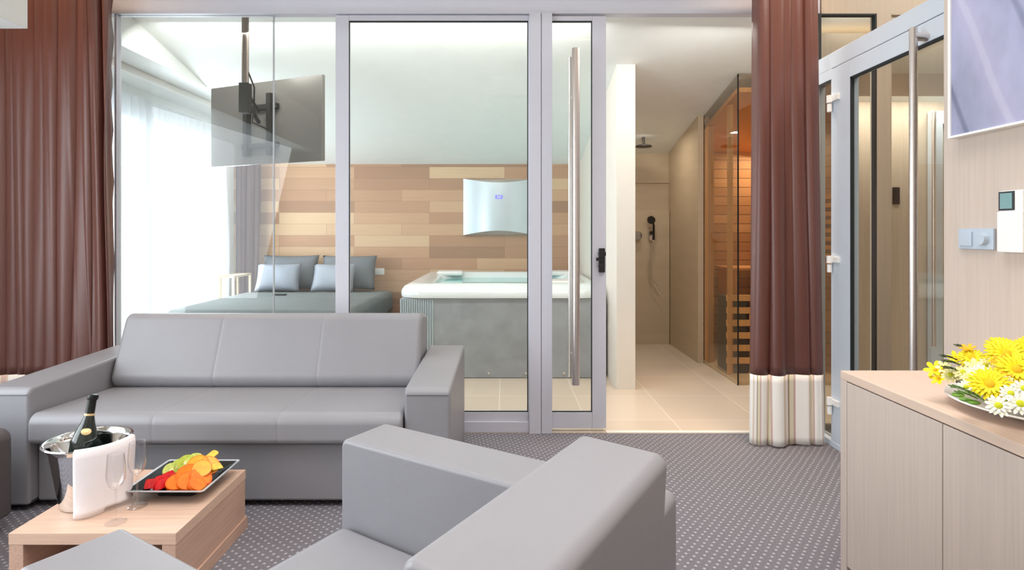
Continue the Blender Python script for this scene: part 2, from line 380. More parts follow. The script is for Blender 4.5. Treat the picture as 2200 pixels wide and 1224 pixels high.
# left wall with openings (living window, bedroom window)
bm = nb()
WX0, WX1 = -3.5, XL
for (y0, y1, z0, z1) in ((-.6, .1, 0, 4.15), (.1, 2.5, 2.5, 4.15), (2.5, 4.2, 0, 4.15), (4.2, 6.9, 2.43, 2.75), (6.9, 7.4, 0, 2.75)):
    box(bm, WX0, WX1, y0, y1, z0, z1)
struct('wall_left', bm, M['white'], smooth=False)
struct('wall_back', B(-3.5, .95, 7.2, 7.35, 0, 2.7), M['wood_wall'], smooth=False)
struct('wall_shower_back', B(1.08, 2.0, 6.83, 7.0, 0, 2.4), M['wtile'], smooth=False)
struct('wall_middle', slab(nb(), [(.927, 4.81, 0), (1.081, 4.81, 0), (1.081, 7.3, 0), (.927, 7.3, 0)], 2.75), M['wwhite'], smooth=False)
struct('wall_shower_right', B(1.925, 1.98, 5.79, 6.9, 0, 2.6), M['wtile'], smooth=False)
struct('wall_right', B(1.77, 2.05, -.6, 2.344, 0, 4.15), M['oakv'], smooth=False)
struct('wall_hall_back', B(2.99, 4.7, 5.5, 5.6, 0, 2.7), M['beige'], smooth=False)
struct('wall_hall_right', B(4.6, 4.7, -.6, 5.6, 0, 4.15), M['beige'], smooth=False)
struct('trim_2', B(2.2, 4.6, 4.2, 4.9, 2.45, 2.74), M['beige'], smooth=False)      # cove bulkhead in the hall
struct('trim_3', B(-3.35, px(60, 3.2), -.6, 3.2, pz(62, 3.2), 2.95, bev=.004), M['white'], smooth=False)   # soffit top left
struct('trim_4', B(px(1302, YP), px(1750, YP), 3.76, 3.80, 0, .012, bev=.003), M['threshold'])
single('led_strip', cyl(nb(), (2.25, 4.30, 2.752), (4.5, 4.30, 2.752), .010), M['led'], 'warm glowing strip light lying on top of the hall bulkhead', 'light')
single('led_strip', cyl(nb(), (-3.2, -.5, 4.0), (2.5, -.5, 4.0), .014), M['led'], 'warm glowing strip light high on the wall facing the glass partition', 'light')

def glazing(name, x0, x1, z0, z1, y, fl, fr, ft, fb, mat_f, depth=.05, gl=True, gasket=True):
    """frame of stiles/rails round one pane, in the partition plane"""
    r = sframe(name, ((x0+x1)/2, y, 0))
    if fl: link('stile', B(x0, x0+fl, y, y+depth, z0, z1, bev=.003), mat_f, r)
    if fr: link('stile', B(x1-fr, x1, y, y+depth, z0, z1, bev=.003), mat_f, r)
    if ft: link('rail', B(x0+fl, x1-fr, y, y+depth, z1-ft, z1, bev=.002), mat_f, r)
    if fb: link('rail', B(x0+fl, x1-fr, y, y+depth, z0, z0+fb, bev=.002), mat_f, r)
    a0, a1, b0, b1 = x0+fl, x1-fr, z0+fb, z1-ft
    g = link('glass', B(a0, a1, y+depth/2-.004, y+depth/2+.004, b0, b1), M['glass'], r, smooth=False)
    if gasket:
        bm = nb(); t = .006
        for (p, q, s, u) in ((a0, a1, b1-t, b1), (a0, a1, b0, b0+t), (a0, a0+t*.6, b0, b1), (a1-t, a1, b0, b1)):
            box(bm, p, q, y+.006, y+.017, s, u)
        link('gasket', bm, M['gasket'], r, smooth=False)
    return r
ZT = pz(29, YP)
struct('trim_5', B(-3.3, 2.05, YP, YP+.07, ZT, 2.95, bev=.003), M['alu'])           # header
struct('trim_6', B(px(238, YP), px(1137, YP), YP, YP+.07, 0, pz(906, YP), bev=.003), M['alu'])  # sill
m1 = sframe('trim_7', (px(1161, YP), YP, 0))
link('mullion', B(px(1137, YP), px(1162, YP), YP-.02, YP+.07, 0, ZT, bev=.003), M['alu'], m1)
link('mullion', B(px(1163, YP), px(1186, YP), YP-.016, YP+.07, 0, ZT, bev=.003), M['alu'], m1)
w1 = sframe('window_1', (px(480, YP), YP, 0))
link('stile', B(px(243, YP), px(248, YP), YP+.01, YP+.06, pz(906, YP), ZT, bev=.003), M['alu'], w1)
link('glass', B(px(248, YP), px(582.6, YP), YP+.03, YP+.04, pz(906, YP), ZT), M['glass'], w1, smooth=False)
link('glass', B(px(584.6, YP), px(722, YP), YP+.03, YP+.04, pz(906, YP), ZT), M['glass'], w1, smooth=False)
link('gasket', B(px(582.6, YP), px(584.6, YP), YP+.027, YP+.043, pz(906, YP), ZT), M['rimwhite'], w1, smooth=False)
glazing('window_2', px(719, YP), px(1139, YP), pz(906, YP), ZT-.004, YP+.015, 29*SC, 4*SC, 12*SC, 19*SC, M['alu'], .045)
d1 = glazing('door_1', px(1150, YP), px(1303, YP), pz(921, YP), pz(33, YP), YP+.012, 35*SC, 30*SC, 10*SC, 34*SC, M['alu'], .045)
hx = px(1237, 3.70)
bm = cyl(nb(), (hx, 3.70, pz(826, 3.7)), (hx, 3.70, pz(104, 3.7)), .0255, seg=24)
cyl(bm, (hx, 3.70, 2.2), (hx, 3.80, 2.2), .012); cyl(bm, (hx, 3.70, .5), (hx, 3.80, .5), .012)
link('pull_handle', bm, M['steel'], d1)
bm = cyl(nb(), (hx, 3.90, pz(826, 3.7)), (hx, 3.90, pz(104, 3.7)), .0255, seg=24)
cyl(bm, (hx, 3.90, 2.2), (hx, 3.82, 2.2), .012); cyl(bm, (hx, 3.90, .5), (hx, 3.82, .5), .012)
link('pull_handle', bm, M['steel'], d1)
bm = nb(); lx = px(1293, YP)
cyl(bm, (lx, YP+.014, pz(545, YP)), (lx, YP-.025, pz(545, YP)), .024, seg=10); cyl(bm, (lx-.004, YP+.014, pz(572, YP)), (lx-.004, YP-.02, pz(572, YP)), .02, seg=8)
box(bm, lx-.02, lx+.02, YP-.008, YP+.014, pz(585, YP), pz(533, YP), bev=.005)
box(bm, lx-.04, lx+.01, YP-.022, YP-.012, pz(560, YP), pz(553, YP), bev=.003)
link('door_lock', bm, M['black_pl'], d1)
# partition continuing beyond the side glass door
struct('trim_8', B(2.06, 4.6, YP, YP+.07, ZT, 3.0), M['beige'], smooth=False)
glazing('window_3', 2.04, px(1884, YP), 0, ZT, YP, .02, 4*SC, 4*SC, .05, M['gasket'], .04, gasket=False)
struct('trim_9', B(px(1884, YP), px(1914, YP), YP, YP+.07, 0, ZT), M['beige'], smooth=False)
glazing('window_4', px(1914, YP), 3.6, 0, ZT, YP, 2*SC, .02, 3*SC, .05, M['beige'], .04, gasket=False)
# side glass door in the plane X = 2
XD = 2.0
fr = sframe('window_5', (XD, 3.6, 0))
link('rail', B(XD, XD+.06, 2.34, 3.76, 2.305, 2.40, bev=.003), M['alub'], fr)
link('stile', B(XD, XD+.06, 3.735, 3.77, 0, 2.305, bev=.003), M['alub'], fr)
link('sill', B(XD-.01, XD+.06, 2.34, 3.735, 0, .035, bev=.003), M['alub'], fr)
link('rail', B(XD, XD+.06, 3.556, 3.735, 2.24, 2.305, bev=.002), M['alub'], fr)
link('glass', B(XD+.026, XD+.034, 3.556, 3.735, .035, 2.24), M['sglass'], fr, smooth=False)
link('gasket', B(XD+.004, XD+.012, 3.556, 3.735, 2.228, 2.24), M['gasket'], fr, smooth=False)
d2 = sframe('door_2', (XD, 3.0, 0))
link('stile', B(XD-.005, XD+.05, 3.365, 3.556, .035, 2.298, bev=.003), M['alub'], d2)
link('stile', B(XD-.005, XD+.05, 2.345, 2.46, .035, 2.298, bev=.003), M['alub'], d2)
link('rail', B(XD-.005, XD+.05, 2.46, 3.365, 2.20, 2.298, bev=.003), M['alub'], d2)
link('rail', B(XD-.005, XD+.05, 2.46, 3.365, .035, .16, bev=.003), M['alub'], d2)
link('glass', B(XD+.02, XD+.028, 2.46, 3.365, .16, 2.20), M['glass'], d2, smooth=False)
bm = nb()
for a in ((2.46, 3.365, 2.188, 2.2), (2.46, 3.365, .16, .172), (3.350, 3.365, .16, 2.2), (2.46, 2.47, .16, 2.2)): box(bm, XD-.001, XD+.014, a[0], a[1], a[2], a[3])
link('gasket', bm, M['gasket'], d2, smooth=False)
for zz in (pz(222, 3.53), pz(567, 3.53), .25):
    bm = nb(); cyl(bm, (XD-.022, 3.54, zz+.05), (XD-.022, 3.54, zz+.005), .018, seg=14); cyl(bm, (XD-.022, 3.54, zz-.002), (XD-.022, 3.54, zz-.05), .015, seg=14)
    box(bm, XD-.02, XD-.004, 3.46, 3.55, zz+.01, zz+.045, bev=.003)
    link('hinge', bm, M['white_pl'], d2)
bm = cyl(nb(), (1.93, 2.747, .22), (1.93, 2.747, pz(60, 2.747)), .0175, seg=24)
cyl(bm, (1.93, 2.747, 2.225), (1.997, 2.747, 2.225), .02); cyl(bm, (1.93, 2.747, .4), (1.997, 2.747, .4), .02)
link('pull_handle', bm, M['steel'], d2)
# far hall door
d3 = sframe('door_3', (4.2, 5.48, 0))
link('stile', B(3.99, 4.10, 5.44, 5.49, 0, 2.44, bev=.003), M['alub'], d3)
link('rail', B(4.10, 4.58, 5.44, 5.49, 2.32, 2.44, bev=.003), M['alub'], d3)
link('glass', B(4.10, 4.58, 5.46, 5.468, 0.01, 2.32), M['glass'], d3, smooth=False)
link('pull_handle', cyl(cyl(nb(), (3.97, 5.38, .25), (3.97, 5.38, 2.42), .017), (3.97, 5.38, 2.36), (4.03, 5.45, 2.36), .014), M['steel'], d3)

# bedroom windows
def side_window(name, y0, y1, z0, z1, mull):
    r = sframe(name, (XL-.05, (y0+y1)/2, 0)); a, b = XL-.1, XL-.03
    link('window_frame', box(box(box(box(nb(), a, b, y0, y0+.07, z0, z1), a, b, y1-.07, y1, z0, z1), a, b, y0+.07, y1-.07, z1-.07, z1), a, b, y0+.07, y1-.07, z0, z0+.07), M['alu'], r)
    for m in mull: link('mullion', B(a, b, m-.05, m+.05, z0+.07, z1-.07, bev=.003), M['alu'], r)
    link('glass', B(a+.03, a+.036, y0+.07, y1-.07, z0+.07, z1-.07), M['glass'], r, smooth=False)
side_window('window_6', 4.2, 6.9, 0.0, 2.43, (5.55,))
side_window('window_7', .1, 2.5, 0.0, 2.5, (1.3,))

# ---------------------------------------------------------------- curtains
def curtain_bm(xf, yc, z0, z1, n, amp, seed, nz=46, sharp=.35, axis='x'):
    rnd = random.Random(seed); ph = [rnd.uniform(0, 6.28) for _ in range(6)]; am = [rnd.uniform(.6, 1.25) for _ in range(n+2)]
    bm = nb(); uvl = bm.loops.layers.uv.new('UVMap'); nu = n*18; grid = []
    for j in range(nz+1):
        z = z0+(z1-z0)*j/nz; row = []
        x0, x1 = xf(z); L = 0
        for i in range(nu+1):
            u = i/nu
            uu = u+.045*math.sin(2*PI*u*1.3+ph[0]+z*.25)+.012*math.sin(z*1.1+ph[1]+u*6)
            p = 2*PI*n*uu+.35*math.sin(z*.9+ph[2])
            k = am[int(max(0, min(n, u*n)))]*.5+am[int(max(0, min(n, u*n-.5)))]*.5
            fl = .85+.15*math.sin(z*.8+ph[3]+u*5)
            lob = abs(math.sin(p/2))**.7
            d = amp*k*fl*(2*lob-1.1)+amp*.10*math.sin(p*1.3+z*1.1+ph[5])
            xx = x0+(x1-x0)*u-amp*.34*math.sin(p)*min(1, 6*u*(1-u))
            if d > 0: pass
            row.append((bm.verts.new((xx, yc-d, z) if axis == 'x' else (yc+d, xx, z)), u))
        grid.append(row)
    for a, b, j in zip(grid, grid[1:], range(nz)):
        for i in range(nu):
            f = bm.faces.new((a[i][0], a[i+1][0], b[i+1][0], b[i][0]))
            for lp, uvv in zip(f.loops, ((a[i][1], j/nz), (a[i+1][1], j/nz), (b[i+1][1], (j+1)/nz), (b[i][1], (j+1)/nz))): lp[uvl].uv = uvv
    return bm
def solid(o, t=.004):
    m = o.modifiers.new('solid', 'SOLIDIFY'); m.thickness = t; m.offset = 0; return o
def drape(name, xf, yc, zsplit, ztop, n, amp, seed, label, matl, axis='x', zb=.012):
    lo = xf(0); mx = (lo[0]+lo[1])/2
    r = thing(name, label, 'curtain', (mx, yc, 0) if axis == 'x' else (yc, mx, 0), group='brown curtains')
    solid(link('drape', curtain_bm(xf, yc, zsplit, ztop, n, amp, seed), matl, r, smooth='keep', ang=180))
    if zsplit > .1:
        bm = nb()
        # same fold function, so the hem continues the drape
        solid(link('striped_hem', curtain_bm(xf, yc, zb, zsplit, n, amp, seed, nz=10), M['stripes'], r, smooth='keep', ang=180, label='cream and beige striped hem band'))
    return r
def xr(z):
    t = max(0, min(1, z/2.9)); return (1.505+.035*t, 1.965-.055*t)
drape('curtain', xr, 3.585, pz(800, 3.6), 2.93, 5, .092, 7, 'brown satin curtain with striped hem gathered at the open doorway', M['plum'])
def xl(z):
    return (-3.25, -2.445-.004*z)
drape('curtain', xl, 3.635, .43, 2.93, 11, .082, 12, 'wide brown satin curtain hanging behind the left sofa arm', M['plum'])
def xb(z): return (6.92, 7.16)
r = thing('curtain', 'dark brown curtain beside the bed next to the wood clad wall', 'curtain', (-3.02, 7.04, 0))
solid(link('drape', curtain_bm(lambda z: (-3.24, -2.98+.015*z), 7.02, .01, pz(352, 7.0)+.1, 4, .04, 5), M['bplum'], r, smooth='keep', ang=180))
bm = curtain_bm(lambda z: (4.3, 6.78+.10*(1-abs(z-1.2)/1.2)), -3.25, .02, 2.5, 22, .02, 3, nz=8, axis='y')
s = solid(link('sheer_curtain', bm, M['sheer'], smooth='keep', ang=180), .001); s['label'] = 'white sheer curtain drawn across the bright bedroom window'; s['category'] = 'curtain'
single('curtain_track', B(-3.0, -2.96, 3.95, 7.15, 2.565, 2.62, bev=.004), M['white_pl'], 'white curtain track under the ceiling along the bedroom window', 'curtain track')
single('curtain_track', B(-3.3, 2.0, 3.62, 3.66, 2.93, 2.96, bev=.004), M['white_pl'], 'white curtain track above the glass partition', 'curtain track')

# ---------------------------------------------------------------- sofa
sofa = thing('sofa', 'long grey leather three seat sofa standing in front of glass partition', 'sofa', (-1.34, 3.2, 0))
for x0, x1 in ((-2.432, -2.215), (-.468, -.2515)):
    link('armrest', soft_extrude(nb(), rounded([(2.71, .03), (3.66, .03), (3.66, .60), (2.71, .575)], [.012, .012, .035, .035]), x0, x1, 'x', .016), M['leather'], sofa, ang=60)
    bm = nb(); t = .0022
    for xx in (x0+.006, x1-.006): tube(bm, [(xx, 2.722, .561), (xx, 3.63, .587)], t, 6)
    tube(bm, [(x0+.012, 2.7085, .545), (x1-.012, 2.7085, .545)], t, 6)
    link('piping', bm, M['seam'], sofa)
link('seat_cushion', soft_extrude(nb(), rounded([(2.685, .318), (3.32, .318), (3.32, .432), (2.685, .462)], [.03, .02, .02, .05], 8), -2.208, -.474, 'x', .02, seams=(-1.63, -1.05)), M['leather'], sofa, ang=60)
link('backrest', soft_extrude(nb(), rounded([(3.215, .425), (3.60, .425), (3.64, .795), (3.385, .835)], [.06, .03, .05, .06], 8), -2.205, -.478, 'x', .03, seams=(-1.63, -1.05)), M['leather'], sofa, ang=60)
link('base', soft_extrude(nb(), rounded([(2.755, .03), (3.63, .03), (3.63, .303), (2.755, .303)], .015), -2.212, -.471, 'x', .012), M['leather'], sofa, ang=60)
for x in (-2.33, -.36):
    for y in (2.78, 3.6): link('foot', cyl(nb(), (x, y, 0), (x, y, .035), .025), M['dmetal'], sofa)

# ---------------------------------------------------------------- armchair in the foreground
ac = thing('armchair', 'grey leather box armchair seen from behind in the foreground', 'armchair', (-.258, 1.304, 0), math.radians(-32))
for y0, y1 in ((.320, .512), (-.512, -.320)):
    link('armrest', soft_extrude(nb(), rounded([(-.51, .03), (.5, .03), (.5, .648), (-.51, .648)], [.012, .012, .025, .028], 8), y0, y1, 'y', .014), M['leather'], ac, local=True, ang=60)
    bm = nb()
    for yy in (y0+.007, y1-.007): tube(bm, [(-.5+.02, yy, .643), (.5-.03, yy, .643)], .0022, 6)
    link('piping', bm, M['seam'], ac, local=True)
link('seat_cushion', soft_extrude(nb(), rounded([(-.51, .24), (.25, .24), (.25, .37), (-.51, .385)], [.03, .02, .02, .05], 8), -.313, .313, 'y', .02), M['leather'], ac, local=True, ang=60)
link('backrest', soft_extrude(nb(), rounded([(.16, .36), (.515, .36), (.535, .81), (.325, .818)], [.03, .02, .028, .025], 8), -.317, .317, 'y', .014), M['leather'], ac, local=True, ang=60)
bm = nb(); tube(bm, [(.338, -.29, .8195), (.338, .29, .8195)], .0018, 6)
link('base', soft_extrude(nb(), rounded([(-.48, .03), (.50, .03), (.50, .355), (.25, .355), (.25, .23), (-.48, .23)], .01), -.316, .316, 'y', .01), M['leather'], ac, local=True, ang=60)
bm.free()
for x in (-.42, .42):
    for y in (-.41, .41): link('foot', cyl(nb(), (x, y, 0), (x, y, .035), .025), M['dmetal'], ac, local=True)

# ---------------------------------------------------------------- ottoman at the left edge
ot = thing('ottoman', 'grey leather ottoman with shade in its colour, cut off by the left edge of the room view', 'ottoman', (-2.5, 2.25, 0))
link('upholstery', soft_extrude(nb(), rounded([(-2.82, .065), (-2.158, .065), (-2.158, .45), (-2.82, .45)], [.02, .02, .05, .05], 8), 1.92, 2.57, 'y', .04), M['leather_shaded'], ot, ang=60)
for x in (-2.76, -2.21):
    for y in (1.98, 2.50): link('foot', cyl(nb(), (x, y, 0), (x, y, .07), .014, .018), M['dmetal'], ot)

# ---------------------------------------------------------------- coffee table
TX0, TX1, TY0, TY1, TZ = -1.723, -1.141, 2.02, 2.566, .257
ct = thing('coffee_table', 'low square pale oak coffee table with open front', 'table', ((TX0+TX1)/2, (TY0+TY1)/2, 0))
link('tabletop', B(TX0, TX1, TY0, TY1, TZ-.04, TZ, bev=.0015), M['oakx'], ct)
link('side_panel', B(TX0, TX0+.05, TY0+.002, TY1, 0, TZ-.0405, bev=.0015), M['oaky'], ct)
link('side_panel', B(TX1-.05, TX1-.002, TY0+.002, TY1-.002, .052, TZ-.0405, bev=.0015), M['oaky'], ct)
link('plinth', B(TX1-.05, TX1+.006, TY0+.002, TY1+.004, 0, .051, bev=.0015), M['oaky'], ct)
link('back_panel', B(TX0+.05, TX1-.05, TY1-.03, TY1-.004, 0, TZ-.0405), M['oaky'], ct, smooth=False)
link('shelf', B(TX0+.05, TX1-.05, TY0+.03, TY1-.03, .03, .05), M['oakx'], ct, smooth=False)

# champagne bucket, bottle, napkin
BC = (-1.61, 2.255, TZ)
bk = thing('ice_bucket', 'polished steel ice bucket holding the bottle on coffee table', 'bucket', BC)
prof = [(0, 0), (.088, 0), (.093, .004), (.095, .012), (.128, .215), (.140, .232), (.148, .238), (.150, .243), (.146, .247), (.137, .244), (.124, .226), (.091, .014), (0, .012)]
link('bucket_body', lathe(nb(), prof, BC, 56), M['chrome'], bk, ang=50)
bt = thing('bottle', 'dark sparkling wine bottle with gold band leaning in steel bucket', 'bottle', (0, 0, 0))
top = Vector((px(201, 2.30), 2.30, pz(845, 2.30))); bot = Vector((-1.652, 2.235, TZ+.045))
ax = (top-bot).normalized(); Lb = (top-bot).length
q = ax.to_track_quat('Z', 'Y').to_matrix().to_4x4(); Mb = Matrix.Translation(bot) @ q
bt.location = bot; ROOT[bt] = Matrix.Translation(bot)
def inb(bm): bm.transform(Mb); return bm
s = Lb
link('bottle_glass', inb(lathe(nb(), [(0, 0), (.040, 0), (.044, .006), (.045, .02), (.045, s*.50), (.042, s*.56), (.034, s*.63), (.024, s*.70), (.0175, s*.77), (.0155, s*.82), (0, s*.82)], (0, 0, 0), 32)), M['bottle'], bt, ang=50)
link('foil', inb(lathe(nb(), [(.0165, s*.78), (.0158, s*.85), (.015, s*.93), (.019, s*.945), (.0195, s*.97), (.017, s*.99), (0, s)], (0, 0, 0), 24)), M['foil'], bt, ang=50)
link('neck_band', inb(lathe(nb(), [(.0178, s*.775), (.0185, s*.777), (.0180, s*.795), (.0165, s*.797)], (0, 0, 0), 24)), M['gold'], bt)
bm = nb(); bmesh.ops.create_uvsphere(bm, u_segments=20, v_segments=10, radius=1)
lv = q.to_3x3().inverted() @ (Vector((0, 0, H))-top)
bm.transform(Matrix.Rotation(math.atan2(lv.y, lv.x)+PI/2, 4, 'Z') @ Matrix.Translation((0, -.0345, s*.625)) @ Matrix.Rotation(math.radians(-28), 4, 'X') @ Matrix.Diagonal((.017, .003, .014, 1)))
link('oval_label', inb(bm), M['gold'], bt)
bm = nb(); rows = []
ns = 26; a0, a1 = math.radians(-72), math.radians(14)
path = [(.118, .200), (.134, .240), (.146, .2515), (.157, .246), (.159, .22), (.157, .17), (.154, .12), (.151, .07), (.149, .03), (.149, .008)]
for i in range(ns+1):
    t = i/ns; a = a0+(a1-a0)*t; row = []
    for k, (rr, zz) in enumerate(path):
        low = max(0, (k-4)/5); rr2 = rr+low*.010*math.sin(t*9+.6)+low*.012*math.sin(PI*t)
        z2 = zz if k < 9 else zz+.014*(1 if t > .42 else 0)*(1-t*.2)
        row.append(bm.verts.new((BC[0]+rr2*math.cos(a), BC[1]+rr2*math.sin(a), BC[2]+z2)))
    rows.append(row)
for a, b in zip(rows, rows[1:]):
    for k in range(len(path)-1): bm.faces.new((a[k], b[k], b[k+1], a[k+1]))
nk = single('napkin', bm, M['napkin'], 'white folded linen napkin hung over rim of the steel bucket', 'napkin', BC, ang=180); solid(nk, .004)
# wine glasses
def wine_glass(x, y, label):
    r = thing('wine_glass', label, 'glass', (x, y, TZ), group='wine glasses on the coffee table')
    link('foot', lathe(nb(), [(0, .001), (.034, .001), (.035, .003), (.015, .004), (.0045, .009), (0, .009)], (x, y, TZ), 32), M['drink'], r, ang=60)
    link('stem', cyl(nb(), (x, y, TZ+.008), (x, y, TZ+.122), .0035, seg=12), M['drink'], r)
    link('bowl', lathe(nb(), [(.0, .120), (.008, .122), (.022, .136), (.030, .158), (.0315, .18), (.029, .215), (.0265, .248), (.0258, .248), (.0285, .21), (.0305, .18), (.029, .158), (.021, .138), (0, .124)], (x, y, TZ), 32), M['drink'], r, ang=60)
wine_glass(-1.40, 2.217, 'stemmed wine glass standing next to the black square plate')
wine_glass(-1.40, 2.095, 'stemmed wine glass nearest the front edge of coffee table')
# square plate
PX0, PX1, PY0, PY1, PZ = -1.462, -1.152, 2.225, 2.535, .062
pl = thing('square_plate', 'flared black square plate with pale rim under cut fruit', 'plate', ((PX0+PX1)/2, (PY0+PY1)/2, TZ))
pcx, pcy = (PX0+PX1)/2, (PY0+PY1)/2
def sqring(bm, prof, n=6):
    rings = []
    for hw, z, r in prof:
        pts = rounded([(-hw, -hw), (hw, -hw), (hw, hw), (-hw, hw)], r, n)
        rings.append([bm.verts.new((pcx+p.x, pcy+p.y, TZ+z)) for p in pts])
    for a, b in zip(rings, rings[1:]):
        for i in range(len(a)): bm.faces.new((a[i], a[(i+1) % len(a)], b[(i+1) % len(b)], b[i]))
    return rings
bm = nb(); rg = sqring(bm, [(.075, 0, .02), (.08, .012, .02), (.148, .048, .012), (.148, .053, .012), (.100, .030, .015), (.09, .026, .02)])
bm.faces.new(rg[0][::-1]); bm.faces.new(rg[-1])
link('plate_body', bm, M['blackcer'], pl)
bm = nb(); sqring(bm, [(.147, .047, .01), (.156, .052, .01), (.156, .056, .01), (.147, .0545, .01), (.147, .047, .01)])
link('rim', bm, M['rimwhite'], pl, label='pale glazed rim')
# fruit
def slice_bm(r, t, rind=.12, m0=0, m1=1):
    bm = nb(); R = r*(1-rind)
    return lathe(lathe(bm, [(R, -t/2-.0003), (r, -t/2), (r, t/2), (R, t/2+.0003)], (0, 0, 0), 28, mi=m1), [(0, -t/2), (R, -t/2-.0003), (R, t/2+.0003), (0, t/2+.0005)], (0, 0, 0), 28, mi=m0)
def place(name, bm, mats, label, cat, loc, rot, group=None):
    o = single(name, bm, mats, label, cat, group=group); o.location = loc; o.rotation_euler = rot; return o
def P(dx, dy, dz): return (pcx+dx, pcy+dy, TZ+dz)
og = 'orange slices on the plate'
for i, (p, rt, rd) in enumerate([(P(.010, -.065, .052), (.35, .1, 0), .046), (P(.055, -.070, .056), (.4, .35, 0), .044), (P(.085, -.040, .060), (.35, .5, .3), .043), (P(.030, -.035, .070), (.6, .1, 0), .044), (P(.095, -.085, .050), (.2, .6, .2), .036)]):
    place('orange_slice', slice_bm(rd, .012), [M['orange'], M['peel']], ['round orange slice at the front middle of the fruit', 'orange slice overlapping beside the front one', 'orange slice leaning at the right of the fruit', 'orange slice lying on top of the front slices', 'small orange slice at the front right plate corner'][i], 'fruit', p, rt, og)
for i, (p, rt) in enumerate([(P(.045, .015, .085), (.75, .2, 0)), (P(.085, .025, .080), (.7, .35, .4)), (P(.075, -.012, .083), (.65, .3, .2))]):
    place('melon_slice', slice_bm(.043-.003*i, .013, .08), [M['melon'], M['orange']], ['golden melon slice highest in the middle of the plate', 'golden melon slice at the back right of the plate', 'golden melon slice just above the orange slices'][i], 'fruit', p, rt, 'melon slices on the plate')
def wedge(l, wd, h):
    bm = nb(); vs = [bm.verts.new(p) for p in ((-l/2, -wd/2, 0), (l/2, -wd/2, 0), (l/2, wd/2, 0), (-l/2, wd/2, 0), (-l/2*.8, 0, h), (l/2*.8, 0, h))]
    for f in ((0, 1, 2, 3), (0, 1, 5, 4), (2, 3, 4, 5), (1, 2, 5), (0, 3, 4)): bm.faces.new([vs[i] for i in f])
    bmesh.ops.recalc_face_normals(bm, faces=bm.faces); bmesh.ops.bevel(bm, geom=list(bm.edges), offset=.003, segments=2, affect='EDGES')
    return bm
for i, (p, rz) in enumerate([(P(-.085, -.075, .036), .3), (P(-.050, -.075, .034), 1.0), (P(-.070, -.040, .036), .8), (P(-.045, -.030, .040), .2), (P(-.065, -.010, .036), 1.2)]):
    place('watermelon_piece', wedge(.062, .034, .036), M['red'], ['red watermelon wedge at the front left tip of fruit', 'red watermelon wedge touching the orange slices in front', 'red watermelon wedge in the middle of the red heap', 'red watermelon wedge lying next to the dark grapes', 'red watermelon wedge at the back of the red heap'][i], 'fruit', p, (0, 0, rz), 'watermelon pieces on the plate')
for i, p in enumerate([P(-.055, .050, .066), P(-.025, .055, .080), P(.005, .070, .082), P(-.075, .035, .054)]):
    bm = slice_bm(.034, .010, .30); lathe(bm, [(0, .0062), (.009, .006), (.009, .005)], (0, 0, 0), 16, mi=2)
    place('kiwi_slice', bm, [M['kiwi'], M['kiwi'], M['kiwic']], ['green kiwi slice second from left at the plate back', 'green kiwi slice in the middle of the kiwi row', 'green kiwi slice nearest the golden melon', 'green kiwi slice at the left end of the row'][i], 'fruit', p, (.8, -.1+.1*i, .2*i), 'kiwi slices on the plate')
for i, p in enumerate([P(-.010, .005, .045), P(.012, .014, .052), P(-.018, .026, .048)]):
    place('grape', sphere(nb(), (0, 0, 0), .014, (1.15, 1, 1)), M['grape'], ['dark grape at the front of the small grape cluster', 'dark grape touching the golden melon slice', 'dark grape nearest the kiwi slices'][i], 'fruit', p, (0, 0, i), 'dark grapes on the plate')
place('pineapple_wedge', wedge(.075, .028, .026), M['pine_apple'], 'pale yellow pineapple wedge sticking up at the plate back', 'fruit', P(.075, .060, .096), (0, -.6, .5))
place('pineapple_wedge', wedge(.06, .04, .024), M['pine_apple'], 'pale yellow pineapple wedge at the right side of plate', 'fruit', P(.108, .03, .066), (0, .2, 1.3))

# ---------------------------------------------------------------- sideboard
SX0, SX1, SY1, SZ = 1.27, 1.765, 2.20, .78
sb = thing('sideboard', 'pale oak sideboard with plain doors at the right wall', 'sideboard', ((SX0+SX1)/2, 1.4, 0))
link('top_panel', B(SX0, SX1, .25, SY1, SZ-.03, SZ, bev=.0015), M['oakt'], sb)
link('end_panel', B(SX0, SX1, SY1-.04, SY1, .0, SZ-.0305, bev=.0015), M['oakv'], sb)
link('end_panel', B(SX0, SX1, .25, .28, .0, SZ-.0305, bev=.0015), M['oakv'], sb)
link('back_panel', B(SX1-.02, SX1, .28, SY1-.04, .06, SZ-.0305), M['oakv'], sb, smooth=False)
link('plinth', B(SX0+.03, SX1-.02, .28, SY1-.04, 0, .06), M['dmetal'], sb, smooth=False)
link('divider', B(SX0+.03, SX1-.02, 1.675, 1.695, .06, SZ-.032), M['oakv'], sb, smooth=False)
for y0, y1 in ((1.689, SY1-.043), (1.215, 1.685), (.74, 1.211), (.283, .736)):
    link('door', B(SX0, SX0+.02, y0, y1, .065, SZ-.034, bev=.001), M['oakv'], sb)
